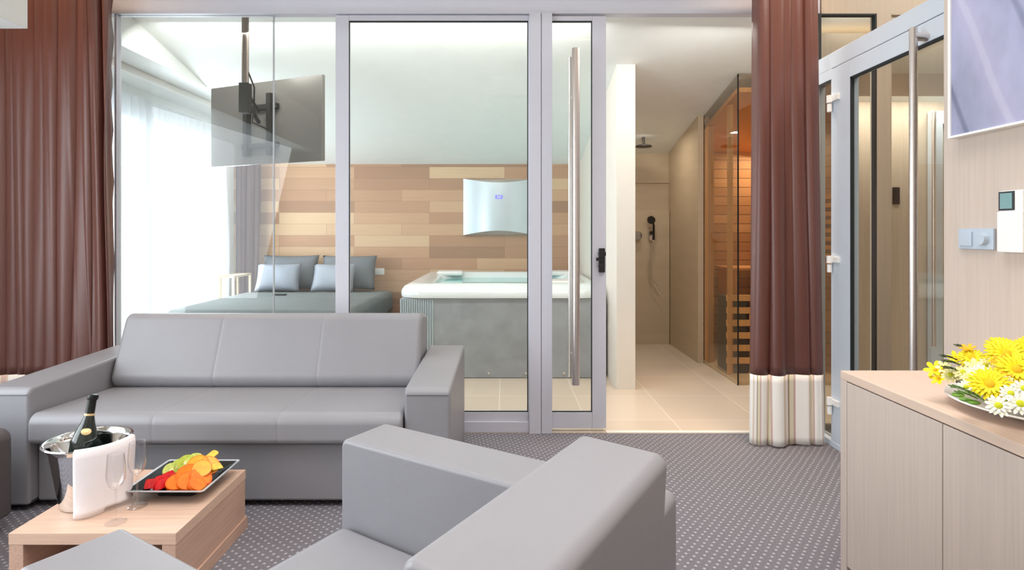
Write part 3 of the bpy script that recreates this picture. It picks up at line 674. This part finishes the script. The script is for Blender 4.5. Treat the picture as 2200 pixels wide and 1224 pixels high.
# serving plate with flowers
FX, FY = 1.56, 1.66
single('serving_plate', lathe(nb(), [(0, 0), (.13, 0), (.15, .006), (.235, .026), (.245, .031), (.243, .035), (.225, .031), (.145, .012), (0, .010)], (FX, FY, SZ+.001), 64), M['porcelain'],
       'round white plate beneath the yellow flowers on sideboard', 'plate', (FX, FY, SZ+.001), ang=60)
fl = thing('flower_arrangement', 'yellow and white flower arrangement on white plate', 'flowers', (FX, FY, SZ+.012))
rnd = random.Random(4)
def petal(bm, L, W, base, droop, ang, curl=.0, mi=0, ringz=0):
    """thin thick petal from radius base outward"""
    pts = []
    for k, (t, wv) in enumerate(((0, .35), (.3, .85), (.65, 1.0), (.88, .7), (1, .15))):
        r = base+L*t; z = ringz+droop*t*t+curl*t
        for sgn in (-1, 0, 1): pts.append((r, sgn*W/2*wv, z-(abs(sgn)*-.0015)))
    c, s = math.cos(ang), math.sin(ang)
    top = [bm.verts.new((x*c-y*s, x*s+y*c, z+.0006)) for x, y, z in pts]; bo = [bm.verts.new((x*c-y*s, x*s+y*c, z-.0006)) for x, y, z in pts]
    for k in range(4):
        for j in range(2):
            a = k*3+j
            f = bm.faces.new((top[a], top[a+3], top[a+4], top[a+1])); f.material_index = mi
            f = bm.faces.new((bo[a], bo[a+1], bo[a+4], bo[a+3])); f.material_index = mi
def flower_parts(kind):
    if kind == 'gerbera':
        bm = nb()
        for ring, (n, L, cr) in enumerate(((26, .044, .010), (22, .036, .016), (16, .024, .018))):
            for k in range(n): petal(bm, L*rnd.uniform(.92, 1.06), .0085, .008, -.012, 2*PI*(k+.5*ring)/n+rnd.uniform(-.05, .05), cr, ringz=.002*ring)
        return bm, sphere(nb(), (0, 0, .006), .013, (1, 1, .5))
    if kind == 'daisy':
        bm = nb()
        for k in range(13): petal(bm, .021*rnd.uniform(.9, 1.1), .0085, .006, -.004, 2*PI*k/13+rnd.uniform(-.08, .08), .004)
        for k in range(9): petal(bm, .014, .007, .005, -.001, 2*PI*(k+.5)/9, .006, ringz=.002)
        return bm, sphere(nb(), (0, 0, .004), .0085, (1, 1, .6))
    bm = nb()
    for k in range(6): petal(bm, .03, .016, .002, -.012, 2*PI*k/6, .026)
    return bm, sphere(nb(), (0, 0, .004), .006, (1, 1, 1))
EYE = Vector((-.25, -.35, 1))
def put_flower(kind, pos, nrm, sc, mp, mc, name):
    a, b = flower_parts(kind)
    mt = Matrix.Translation(pos) @ Vector(nrm).to_track_quat('Z', 'Y').to_matrix().to_4x4() @ Matrix.Rotation(rnd.uniform(0, 6), 4, 'Z') @ Matrix.Scale(sc, 4)
    a.transform(mt); b.transform(mt)
    f = link(name, a, mp, fl, smooth='keep', ang=60); link('flower_center', b, mc, f)
# foliage mound core
bm = nb(); sphere(bm, (FX, FY, SZ+.082), .17, (1.1, 1.15, .36), 24)
for v in bm.verts: v.co += Vector((rnd.uniform(-1, 1), rnd.uniform(-1, 1), rnd.uniform(-1, 1)))*.006
link('moss_base', bm, M['dleaf'], fl)
def FP(x, y, Y): return Vector((px(x, Y), Y, pz(y, Y)))
def put(kind, x, y, Y, sc, mp, mc, name, n=None):
    p = FP(x, y, Y); d = (Vector((-.35, -.75, .75)) if n is None else Vector(n)) + Vector((p.x-FX, p.y-FY, 0))*1.2
    put_flower(kind, p, d, sc, mp, mc, name)
# gerberas (pixel, depth)
for g in [(2126, 826, 1.50, .92), (2163, 762, 1.62, 1.0), (2185, 795, 1.52, .95), (2088, 770, 1.78, .75), (2235, 790, 1.5, 1.0), (2150, 745, 1.80, .8), (2215, 750, 1.7, .9)]:
    put('gerbera', g[0], g[1], g[2], g[3], M['yellow'], M['ydisc'], 'gerbera')
for g in [(2145, 872, 1.44, 1.0), (2192, 868, 1.42, 1.05), (2172, 846, 1.45, .9), (2105, 800, 1.58, .9), (2180, 758, 1.72, .85), (2225, 860, 1.42, 1.), (2200, 835, 1.44, .9), (2076, 832, 1.60, .8)]:
    put('daisy', g[0], g[1], g[2], g[3], M['wpetal'], M['gdisc'], 'daisy')
for g in [(2088, 812, 1.62, .9), (2118, 786, 1.66, .9), (2070, 800, 1.70, .9), (2140, 798, 1.58, .8), (2160, 822, 1.50, .85), (2042, 806, 1.74, .9)]:
    put('daisy', g[0], g[1], g[2], g[3], M['cream'], M['gdisc'], 'daisy')
for g in [(2010, 796, 1.80, .9), (2018, 815, 1.78, .75), (2030, 790, 1.78, .7), (2055, 772, 1.82, .8), (2095, 790, 1.66, .8)]:
    put('freesia', g[0], g[1], g[2], g[3], M['cream'] if g[0] in (2030, 2095) else M['yellow'], M['orangep'], 'freesia', (-.5, -.5, .6))
for g in [(2080, 752, 1.80), (2155, 815, 1.52), (2150, 780, 1.58)]:
    put('freesia', g[0], g[1], g[2], .7, M['orangep'], M['ydisc'], 'freesia', (-.2, -.4, .9))
# flowers over the rest of the mound (back and right side)
for k in range(64):
    a = k*2.39996; q = math.sqrt((k+.5)/64)
    ex, ey = .19*q*math.cos(a), .20*q*math.sin(a); ez = .062*math.sqrt(max(0, 1-q*q))
    p = Vector((FX+ex, FY+ey, SZ+.088+ez)); nr = Vector((ex/.19**2, ey/.2**2, ez/.062**2+14)).normalized()
    if q > .8: p += Vector((math.cos(a), math.sin(a), -.1))*.008
    if k % 3 == 0: put_flower('gerbera', p, nr, rnd.uniform(.7, .95), M['yellow'], M['ydisc'], 'gerbera')
    elif k % 3 == 1: put_flower('daisy', p, nr, rnd.uniform(.9, 1.1), M['wpetal'], M['gdisc'], 'daisy')
    else: put_flower('daisy', p, nr, rnd.uniform(.9, 1.1), M['cream'], M['gdisc'], 'daisy')
def sprig(p0, d, L, n, mt, lw=.012, ll=.03):
    bm = nb(); p0 = Vector(p0); d = Vector(d).normalized(); q = d.to_track_quat('X', 'Z').to_matrix().to_4x4()
    tube(bm, [(0, 0, 0), (L*.5, 0, .006), (L, 0, 0)], [.0018, .0014, .0008], 5)
    for k in range(n):
        t = (k+1)/n; a = .9 if k % 2 else -.9
        b2 = nb(); petal(b2, ll*(1.1-.4*t), lw, .001, -.004, a, .004)
        b2.transform(Matrix.Translation((L*t, 0, .006*(1-abs(2*t-1)))))
        me = bpy.data.meshes.new('tmp'); b2.to_mesh(me); b2.free(); bm.from_mesh(me); bpy.data.meshes.remove(me)
    bm.transform(Matrix.Translation(p0) @ q)
    return bm
for i in range(50):
    a = rnd.uniform(0, PI*2); rr = rnd.uniform(.05, .15)
    p = (FX+rr*math.cos(a), FY+rr*math.sin(a), SZ+.05+.05*(1-rr/.16))
    link('leaf_sprig', sprig(p, (math.cos(a), math.sin(a), rnd.uniform(-.1, .4)), rnd.uniform(.05, .10), 8, None, *( (.012, .026) if i % 2 else (.006, .03))), M['leaf'] if i % 3 else M['dleaf'], fl, smooth='keep', ang=60)
for (x, y, Y, dx) in ((2066, 800, 1.72, -1), (2066, 786, 1.75, -1), (2085, 842, 1.6, -1), (2100, 856, 1.53, -1), (2060, 775, 1.8, -1), (2120, 866, 1.46, -.4), (2090, 752, 1.85, -1)):
    p = FP(x, y, Y); link('leaf_sprig', sprig(p, (dx, .15, .25), .045, 8, None, .013, .022), M['leaf'] if y > 830 else M['dleaf'], fl, smooth='keep', ang=60)
for (x, y, Y) in ((2058, 848, 1.60), (2075, 858, 1.56), (2092, 864, 1.52)):
    p = FP(x, y, Y); link('leaf', sphere(nb(), p, .016, (1.0, .9, .35)), M['leaf'], fl)

# ---------------------------------------------------------------- right wall fittings
def yw(x): return 1.77*F/(x-CX)
pc = thing('picture', 'large lilac grey abstract canvas in thin white frame', 'picture', (1.765, 1.75, 1.67))
zb = pz(298, yw(2058)); y1 = yw(2058)
link('canvas', B(1.735, 1.765, 1.2, y1-.012, zb+.008, zb+1.1), M['art'], pc, smooth=False)
bm = nb()
for a in ((1.19, y1, zb, zb+.008), (1.19, y1, zb+1.1, zb+1.108), (y1-.012, y1, zb+.008, zb+1.1), (1.19, 1.2, zb+.008, zb+1.1)): box(bm, 1.73, 1.768, *a)
link('frame', bm, M['white_pl'], pc, smooth=False)
ya, yb = yw(2065), yw(2141); z0, z1 = 1.238, 1.316
sw = thing('wall_switch', 'silver double wall plate with round dimmer above sideboard', 'switch', (1.77, (ya+yb)/2, z0))
link('plate', B(1.758, 1.769, yb, ya, z0, z1, bev=.003), M['lgrey_pl'], sw)
ym = yb+(ya-yb)*.52
link('rocker', B(1.752, 1.759, ym+.008, ya-.012, z0+.012, z1-.012, bev=.002), M['lgrey_pl'], sw)
link('dimmer_knob', cyl(nb(), (1.759, (yb+ym)/2, (z0+z1)/2), (1.742, (yb+ym)/2, (z0+z1)/2), .024, .021, seg=28), M['lgrey_pl'], sw)
yc, yd = yw(2158), yw(2215)
rc = thing('remote_holder', 'white wall remote control with teal display beside picture', 'remote control', (1.77, (yc+yd)/2, 1.23))
link('holder', B(1.742, 1.769, yd, yc, 1.232, 1.375, bev=.004), M['white_pl'], rc)
link('remote', B(1.748, 1.762, yd+.006, yc-.003, 1.34, 1.447, bev=.004), M['white_pl'], rc)
link('display_surround', B(1.7455, 1.7485, yw(2194), yc-.004, 1.378, 1.444), M['black_pl'], rc, smooth=False)
link('display', B(1.744, 1.746, yw(2190), yw(2164), 1.384, 1.438), M['teal'], rc, smooth=False)
# hall switch
single('wall_switch', box(box(box(nb(), 3.665, 3.73, 5.488, 5.5, 1.57, 1.73, bev=.003), 3.675, 3.72, 5.483, 5.489, 1.58, 1.645, bev=.002), 3.675, 3.72, 5.483, 5.489, 1.655, 1.72, bev=.002), M['dmetal'], 'small dark switch on the beige hall wall behind glass door', 'switch', (3.70, 5.5, 1.57))
# split air conditioner on the wall behind the camera (seen reflected in the glass)
acn = thing('air_conditioner', 'white split air conditioner high on the wall opposite the glass', 'air conditioner', (.22, -.6, 3.1))
link('housing', B(-.24, .68, -.6, -.38, 3.12, 3.46, bev=.03, seg=4), M['white_pl'], acn)
link('louvre', B(-.2, .64, -.385, -.372, 3.15, 3.2, bev=.003), M['lgrey_pl'], acn)

# ---------------------------------------------------------------- hot tub
TBX0, TBX1, TBY0, TBY1, TR = -.953, .92, 5.16, 7.06, .84
tub = thing('hot_tub', 'square white acrylic hot tub with grey side panels', 'hot tub', ((TBX0+TBX1)/2, 6.1, 0))
tcx, tcy = (TBX0+TBX1)/2, (TBY0+TBY1)/2; hx_, hy_ = (TBX1-TBX0)/2, (TBY1-TBY0)/2
def rring(bm, prof, n=8):
    rings = []
    for ins, z, r in prof:
        a, b = hx_-ins, hy_-ins
        pts = rounded([(-a, -b), (a, -b), (a, b), (-a, b)], r, n)
        rings.append([bm.verts.new((tcx+p.x, tcy+p.y, z)) for p in pts])
    for a, b in zip(rings, rings[1:]):
        for i in range(len(a)): bm.faces.new((a[i], a[(i+1) % len(a)], b[(i+1) % len(b)], b[i]))
    return rings
bm = nb(); rg = rring(bm, [(.035, .715, .20), (.005, .72, .22), (0, .745, .22), (.004, .78, .22), (.03, .815, .2), (.08, .838, .2), (.14, .842, .2), (.19, .83, .2), (.23, .79, .2), (.28, .68, .2), (.36, .45, .2), (.6, .42, .15)])
bm.faces.new(rg[-1]); link('acrylic_shell', bm, M['acryl'], tub, ang=60)
bm = nb(); rg = rring(bm, [(.24, .775, .19), (.24, .765, .19)]); bm.faces.new(rg[0]); bm.faces.new(rg[-1][::-1]); link('water', bm, M['water'], tub, smooth=False)
for (hx2, hy2) in ((-.62, .70), (.62, .70), (.55, -.62)):
    link('headrest', soft_extrude(nb(), rounded([(tcy+hy2-.06, .80), (tcy+hy2+.06, .80), (tcy+hy2+.06, .865), (tcy+hy2-.06, .85)], .02), tcx+hx2-.15, tcx+hx2+.15, 'x', .02), M['porcelain'], tub)
bm = nb(); rg = rring(bm, [(.03, .01, .02), (.03, .715, .02)]); bm.faces.new(rg[0]); bm.faces.new(rg[-1])
link('side_panel', bm, M['tubgrey'], tub)
bm = nb()
for k in range(15): cyl(bm, (TBX0+.03+.02*k, TBY0+.028, .02), (TBX0+.03+.02*k, TBY0+.028, .71), .0085, seg=8)
for k in range(8): cyl(bm, (TBX0+.028, TBY0+.04+.02*k, .02), (TBX0+.028, TBY0+.04+.02*k, .71), .0085, seg=8)
link('ribbed_corner', bm, M['tubrib'], tub)
for x in (px(1050, 5.16), px(1130, 5.16), px(1212, 5.16), -.6): link('screw_cap', cyl(nb(), (x, TBY0+.032, .05), (x, TBY0+.022, .05), .012, seg=12), M['chrome'], tub)
# silver curved cover on the wood wall
sc_ = thing('wall_unit', 'silver curved wall unit above the hot tub with lit display', 'appliance', (-.07, 7.2, 1.27))
bm = nb(); x0, x1 = px(995, 7.1), px(1149, 7.1); zt, zbm = pz(383, 7.1), pz(505, 7.1); nx = 24
fa, fb_, ba, bb = [], [], [], []
for i in range(nx+1):
    t = i/nx; x = x0+(x1-x0)*t; s = math.sin(PI*t); dip = .055*s
    fa.append(bm.verts.new((x, 7.19-.05-.10*s, zt-dip))); fb_.append(bm.verts.new((x, 7.19-.05-.10*s, zbm+dip)))
    ba.append(bm.verts.new((x, 7.198, zt))); bb.append(bm.verts.new((x, 7.198, zbm)))
for i in range(nx):
    bm.faces.new((fa[i], fa[i+1], fb_[i+1], fb_[i])); bm.faces.new((ba[i], ba[i+1], fa[i+1], fa[i])); bm.faces.new((bb[i], bb[i+1], fb_[i+1], fb_[i])); bm.faces.new((ba[i], ba[i+1], bb[i+1], bb[i]))
for i in (0, nx): bm.faces.new((fa[i], fb_[i], bb[i], ba[i]))
link('cover', bm, M['silver'], sc_, ang=50)
dx = px(1072, 7.04)
link('display', B(dx-.045, dx+.045, 7.030, 7.044, pz(427, 7.04)-.0, pz(419, 7.04), bev=.003), M['screen'], sc_)
bm = nb()
for k, (a, b) in enumerate(((-.02, -.012), (-.004, .004), (.012, .02))): box(bm, dx+a, dx+b, 7.027, 7.0305, pz(425.5, 7.04), pz(420.5+k % 2, 7.04))
link('display_digit', bm, M['white_pl'], sc_, smooth=False)

# ---------------------------------------------------------------- bed
bed = thing('bed', 'wide double bed with grey cover against the wood clad wall', 'bed', (-2.15, 6.1, 0))
BX0, BX1, BY0, BY1 = -2.96, -1.36, 5.1, 7.12
def soft_box(x0, x1, y0, y1, z0, z1, r): return soft_extrude(nb(), rounded([(y0, z0), (y1, z0), (y1, z1), (y0, z1)], r, 6), x0, x1, 'x', r)
link('bed_base', soft_box(BX0+.03, BX1-.03, BY0+.03, BY1-.02, .04, .34, .02), M['bed'], bed, ang=60)
link('mattress', soft_box(BX0, BX1, BY0, BY1, .34, .60, .06), M['bed'], bed, ang=60)
bm = soft_box(BX0-.03, BX1+.03, BY0-.03, BY1-.45, .25, .625, .07)
link('bed_cover', bm, M['bed'], bed, ang=60)
for x in (BX0+.1, BX1-.1):
    for y in (BY0+.1, BY1-.1): link('leg', cyl(nb(), (x, y, 0), (x, y, .045), .03), M['dmetal'], bed)
def pillow(w_, h_, t_, loc, rx, rz, m, label, name='pillow'):
    bm = nb(); n = 16; g = {}
    for s in (1, -1):
        for i in range(n+1):
            for j in range(n+1):
                u, v = i/n*2-1, j/n*2-1
                e = (1-abs(u)**3.0)*(1-abs(v)**3.0)
                pin = 1-.07*(u*u*v*v)**.5*0
                x = w_/2*u*(1-.05*(1-v*v)*abs(u)); z = h_/2*v*(1-.06*(1-u*u)*abs(v))
                if s == -1 and (i in (0, n) or j in (0, n)): g[(s, i, j)] = g[(1, i, j)]; continue
                wr = .012*math.sin(u*5+v*3)*e
                g[(s, i, j)] = bm.verts.new((x, -s*(t_/2*max(e, 0)**.55+wr*.4), z))
    for s in (1, -1):
        for i in range(n):
            for j in range(n):
                q = (g[(s, i, j)], g[(s, i+1, j)], g[(s, i+1, j+1)], g[(s, i, j+1)])
                if len(set(q)) == 4: bm.faces.new(q)
    o = single(name, bm, m, label, 'pillow', group='pillows on the bed', ang=180)
    o.location = loc; o.rotation_euler = (rx, 0, rz); return o
pillow(.66, .42, .18, (-2.57, 6.98, .83), -.28, .03, M['pil'], 'large dark grey pillow at the left head of bed')
pillow(.66, .42, .18, (-1.87, 6.98, .825), -.28, -.03, M['pil'], 'large dark grey pillow at the right head of bed')
pillow(.50, .34, .15, (-2.62, 6.74, .785), -.42, .08, M['pil2'], 'smaller silvery pillow leaning at the left head of bed')
pillow(.50, .34, .15, (-1.98, 6.74, .785), -.42, -.06, M['pil2'], 'smaller silvery pillow leaning on the right dark pillow')
single('remote_control', B(-2.50, -2.36, 6.26, 6.31, .626, .642, bev=.004), M['black_pl'], 'small black remote control lying on the grey bed cover', 'remote control', (-2.43, 6.28, .626))
# bedside frame
ns_ = thing('bedside_table', 'pale wooden bedside table between bed and dark curtain', 'bedside table', (-3.08, 6.72, 0))
link('top_panel', B(-3.17, -3.0, 6.45, 6.9, .80, .825, bev=.002), M['birch'], ns_)
for y in (6.45, 6.875): link('leg', B(-3.17, -3.145, y, y+.025, 0, .80, bev=.002), M['birch'], ns_)
for y in (6.45, 6.875): link('leg', B(-3.025, -3.0, y, y+.025, 0, .80, bev=.002), M['birch'], ns_)
single('wall_socket', box(box(nb(), px(806, 7.2), px(826, 7.2), 7.19, 7.2, pz(590, 7.2), pz(576, 7.2), bev=.003), px(811, 7.2), px(821, 7.2), 7.186, 7.191, pz(587, 7.2), pz(579, 7.2), bev=.002), M['white_pl'], 'white wall socket on the wood cladding beside the bed', 'socket', (-1.54, 7.2, .8))

# ---------------------------------------------------------------- television
tl, trt = Vector((px(453, 4.78), 4.78, 0)), Vector((px(692, 4.34), 4.34, 0))
mid = (tl+trt)/2; ang_ = math.atan2(trt.y-tl.y, trt.x-tl.x); Wt = (trt-tl).length
tv = thing('television', 'large dark flat television hung from the bedroom ceiling', 'television', (mid.x, mid.y, 1.84), ang_)
link('screen_panel', B(-Wt/2, Wt/2, 0, .035, 0, .645, bev=.006), M['tv'], tv, local=True)
link('rear_housing', B(-Wt*.33, Wt*.33, .0, -.0+.02-.045, .08, .42, bev=.01), M['tv'], tv, local=True) if False else None
bm = box(nb(), -.20, .16, -.035, .0, .12, .16, bev=.003); box(bm, -.20, .16, -.035, 0, .42, .46, bev=.003)
box(bm, -.17, -.13, -.05, -.0, .06, .54, bev=.003); box(bm, .07, .11, -.05, 0, .06, .54, bev=.003)
link('wall_bracket', bm, M['dmetal'], tv, local=True)
mo = thing('ceiling_mount', 'grey ceiling pole with bracket carrying the television', 'mount', (px(527, 4.05), 4.05, 1.95))
pxx = px(527, 4.05)
link('pole', cyl(nb(), (pxx, 4.05, 2.17), (pxx, 4.05, zc(4.05)+.01), .024, seg=20), M['polem'], mo)
bm = cyl(nb(), (pxx, 4.05, 2.22), (mid.x-.02, mid.y-.05, 2.16), .016, seg=12)
cyl(bm, (pxx, 4.05, 2.30), (mid.x-.02, mid.y-.05, 2.24), .012, seg=12); box(bm, pxx-.035, pxx+.035, 4.02, 4.08, 2.13, 2.34, bev=.006)
link('arm', bm, M['dmetal'], mo)
bm = nb()
tube(bm, [(pxx+.02, 4.05, 2.42), (pxx+.05, 4.08, 2.32), (pxx+.03, 4.12, 2.16), (pxx-.02, 4.2, 2.10), (pxx+.02, 4.40, 2.08)], .006); link('cable', bm, M['black_pl'], mo)

# ---------------------------------------------------------------- shower
sh = thing('hand_shower', 'chrome hand shower with long hose on beige shower panel', 'shower', (1.72, 6.8, 1.2))
struct('trim_10', B(1.085, 1.92, 6.77, 6.83, .0, pz(452, 6.77), bev=.004), M['wtile'])
struct('trim_11', B(1.085, 1.925, 6.81, 6.83, pz(393, 6.83), pz(388, 6.83)), M['wtile'], smooth=False)
xs = px(1400, 6.72)
bm = nb(); cyl(bm, (xs, 6.76, 1.30), (xs, 6.70, 1.30), .02); tube(bm, [(xs+.02, 6.70, 1.22), (xs+.02, 6.70, 1.38), (xs, 6.69, 1.46)], .012); cyl(bm, (xs-.015, 6.70, 1.455), (xs-.02, 6.65, 1.445), .042, .045)
link('shower_head', bm, M['dmetal'], sh)
link('hose', tube(nb(), [(xs+.02, 6.70, 1.22), (xs-.01, 6.70, 1.05), (xs-.03, 6.70, .9), (xs-.02, 6.70, .78), (xs+.05, 6.70, .68), (xs+.09, 6.70, .60)], .009), M['chrome'], sh)
link('mixer', cyl(cyl(nb(), (px(1370, 6.7), 6.77, 1.27), (px(1370, 6.7), 6.70, 1.27), .05), (xs, 6.77, 1.24), (xs, 6.71, 1.24), .03), M['chrome'], sh)
rh = thing('rain_shower', 'dark round rain shower head below the sloped shower ceiling', 'shower', (px(1383, 6.35), 6.35, 2.1))
xr_ = px(1383, 6.35)
link('shower_head', lathe(nb(), [(0, 0), (.085, 0), (.09, .008), (.08, .02), (.02, .035), (0, .035)], (xr_, 6.35, pz(316, 6.35)), 32), M['dmetal'], rh)
link('shower_arm', tube(nb(), [(xr_, 6.35, pz(316, 6.35)+.03), (xr_-.005, 6.35, zc(6.35)+.0)], .014), M['dmetal'], rh)

# ---------------------------------------------------------------- sauna
sa = thing('sauna', 'glass fronted pine sauna cabin behind the right curtain', 'sauna', (2.45, 5.6, 0))
def quadbox(bm, x0, x1, y0, y1, z0, drop):
    vs = [bm.verts.new(p) for p in ((x0, y0, z0), (x1, y0, z0), (x1, y1, z0), (x0, y1, z0), (x0, y0, zc(y0)-drop), (x1, y0, zc(y0)-drop), (x1, y1, zc(y1)-drop), (x0, y1, zc(y1)-drop))]
    for f in ((0, 1, 2, 3), (4, 5, 6, 7), (0, 1, 5, 4), (1, 2, 6, 5), (2, 3, 7, 6), (3, 0, 4, 7)): bm.faces.new([vs[i] for i in f])
    return bm
link('side_wall', quadbox(nb(), 2.93, 2.98, 4.96, 6.8, .01, .01), M['pine'], sa, smooth=False)
link('back_wall', quadbox(nb(), 2.0, 2.93, 6.4, 6.45, .01, .01), M['pinex'], sa, smooth=False)
link('side_wall', quadbox(nb(), 2.0, 2.04, 5.80, 6.4, .01, .01), M['pine'], sa, smooth=False)
link('roof_boards', slab(nb(), [(2.0, 5.0, zc(5.0)-.14), (2.93, 5.0, zc(5.0)-.14), (2.93, 6.4, zc(6.4)-.14), (2.0, 6.4, zc(6.4)-.14)], .04), M['pinep'], sa, smooth=False)
link('floor_boards', B(1.985, 2.98, 4.97, 6.45, .005, .035), M['birch'], sa, smooth=False)
link('glass', quadbox(nb(), 1.983, 1.991, 4.96, 5.78, .005, .012), M['sglass'], sa, smooth=False)
link('glass', B(1.991, 2.98, 4.945, 4.953, .005, zc(4.95)-.012), M['sglass'], sa, smooth=False)
link('corner_trim', quadbox(nb(), 1.981, 1.991, 4.943, 4.955, .005, .012), M['dmetal'], sa, smooth=False)
link('door_post', quadbox(nb(), 1.985, 2.05, 5.70, 5.78, .035, .15), M['pinep'], sa, smooth=False)
link('door_post', quadbox(nb(), 2.01, 2.05, 5.22, 5.26, .035, .15), M['pinep'], sa, smooth=False)
for k in range(2):
    zz = (.45, .92)[k]; y0 = (5.45, 5.9)[k]; bm = nb()
    for j in range(5): box(bm, 2.30, 2.92, y0+j*.095, y0+j*.095+.08, zz, zz+.025, bev=.004)
    box(bm, 2.33, 2.37, y0+.01, y0+.45, .035, zz); box(bm, 2.86, 2.90, y0+.01, y0+.45, .035, zz)
    link('bench', bm, M['pinep'], sa)
bm = nb()
for j in range(9): box(bm, 2.88, 2.91, 5.1, 6.38, 1.0+j*.075, 1.04+j*.075, bev=.004)
link('slatted_backrest', bm, M['pinep'], sa)
hs = thing('sauna_heater', 'dark heater behind a pine slat guard inside the sauna', 'heater', (2.3, 5.3, 0))
gx0, gx1, gy = px(1562, 5.2), px(1622, 5.2), 5.2
link('heater_body', B(gx0+.03, gx1-.03, gy+.04, gy+.32, .04, .72, bev=.01), M['rock'], hs)
bm = nb()
for j in range(6): box(bm, gx0, gx1, gy, gy+.025, .13+j*.112, .13+j*.112+.055, bev=.003)
box(bm, gx0, gx0+.035, gy-.01, gy, .035, .75); box(bm, gx1-.035, gx1, gy-.01, gy, .035, .75)
link('guard', bm, M['pinep'], hs)
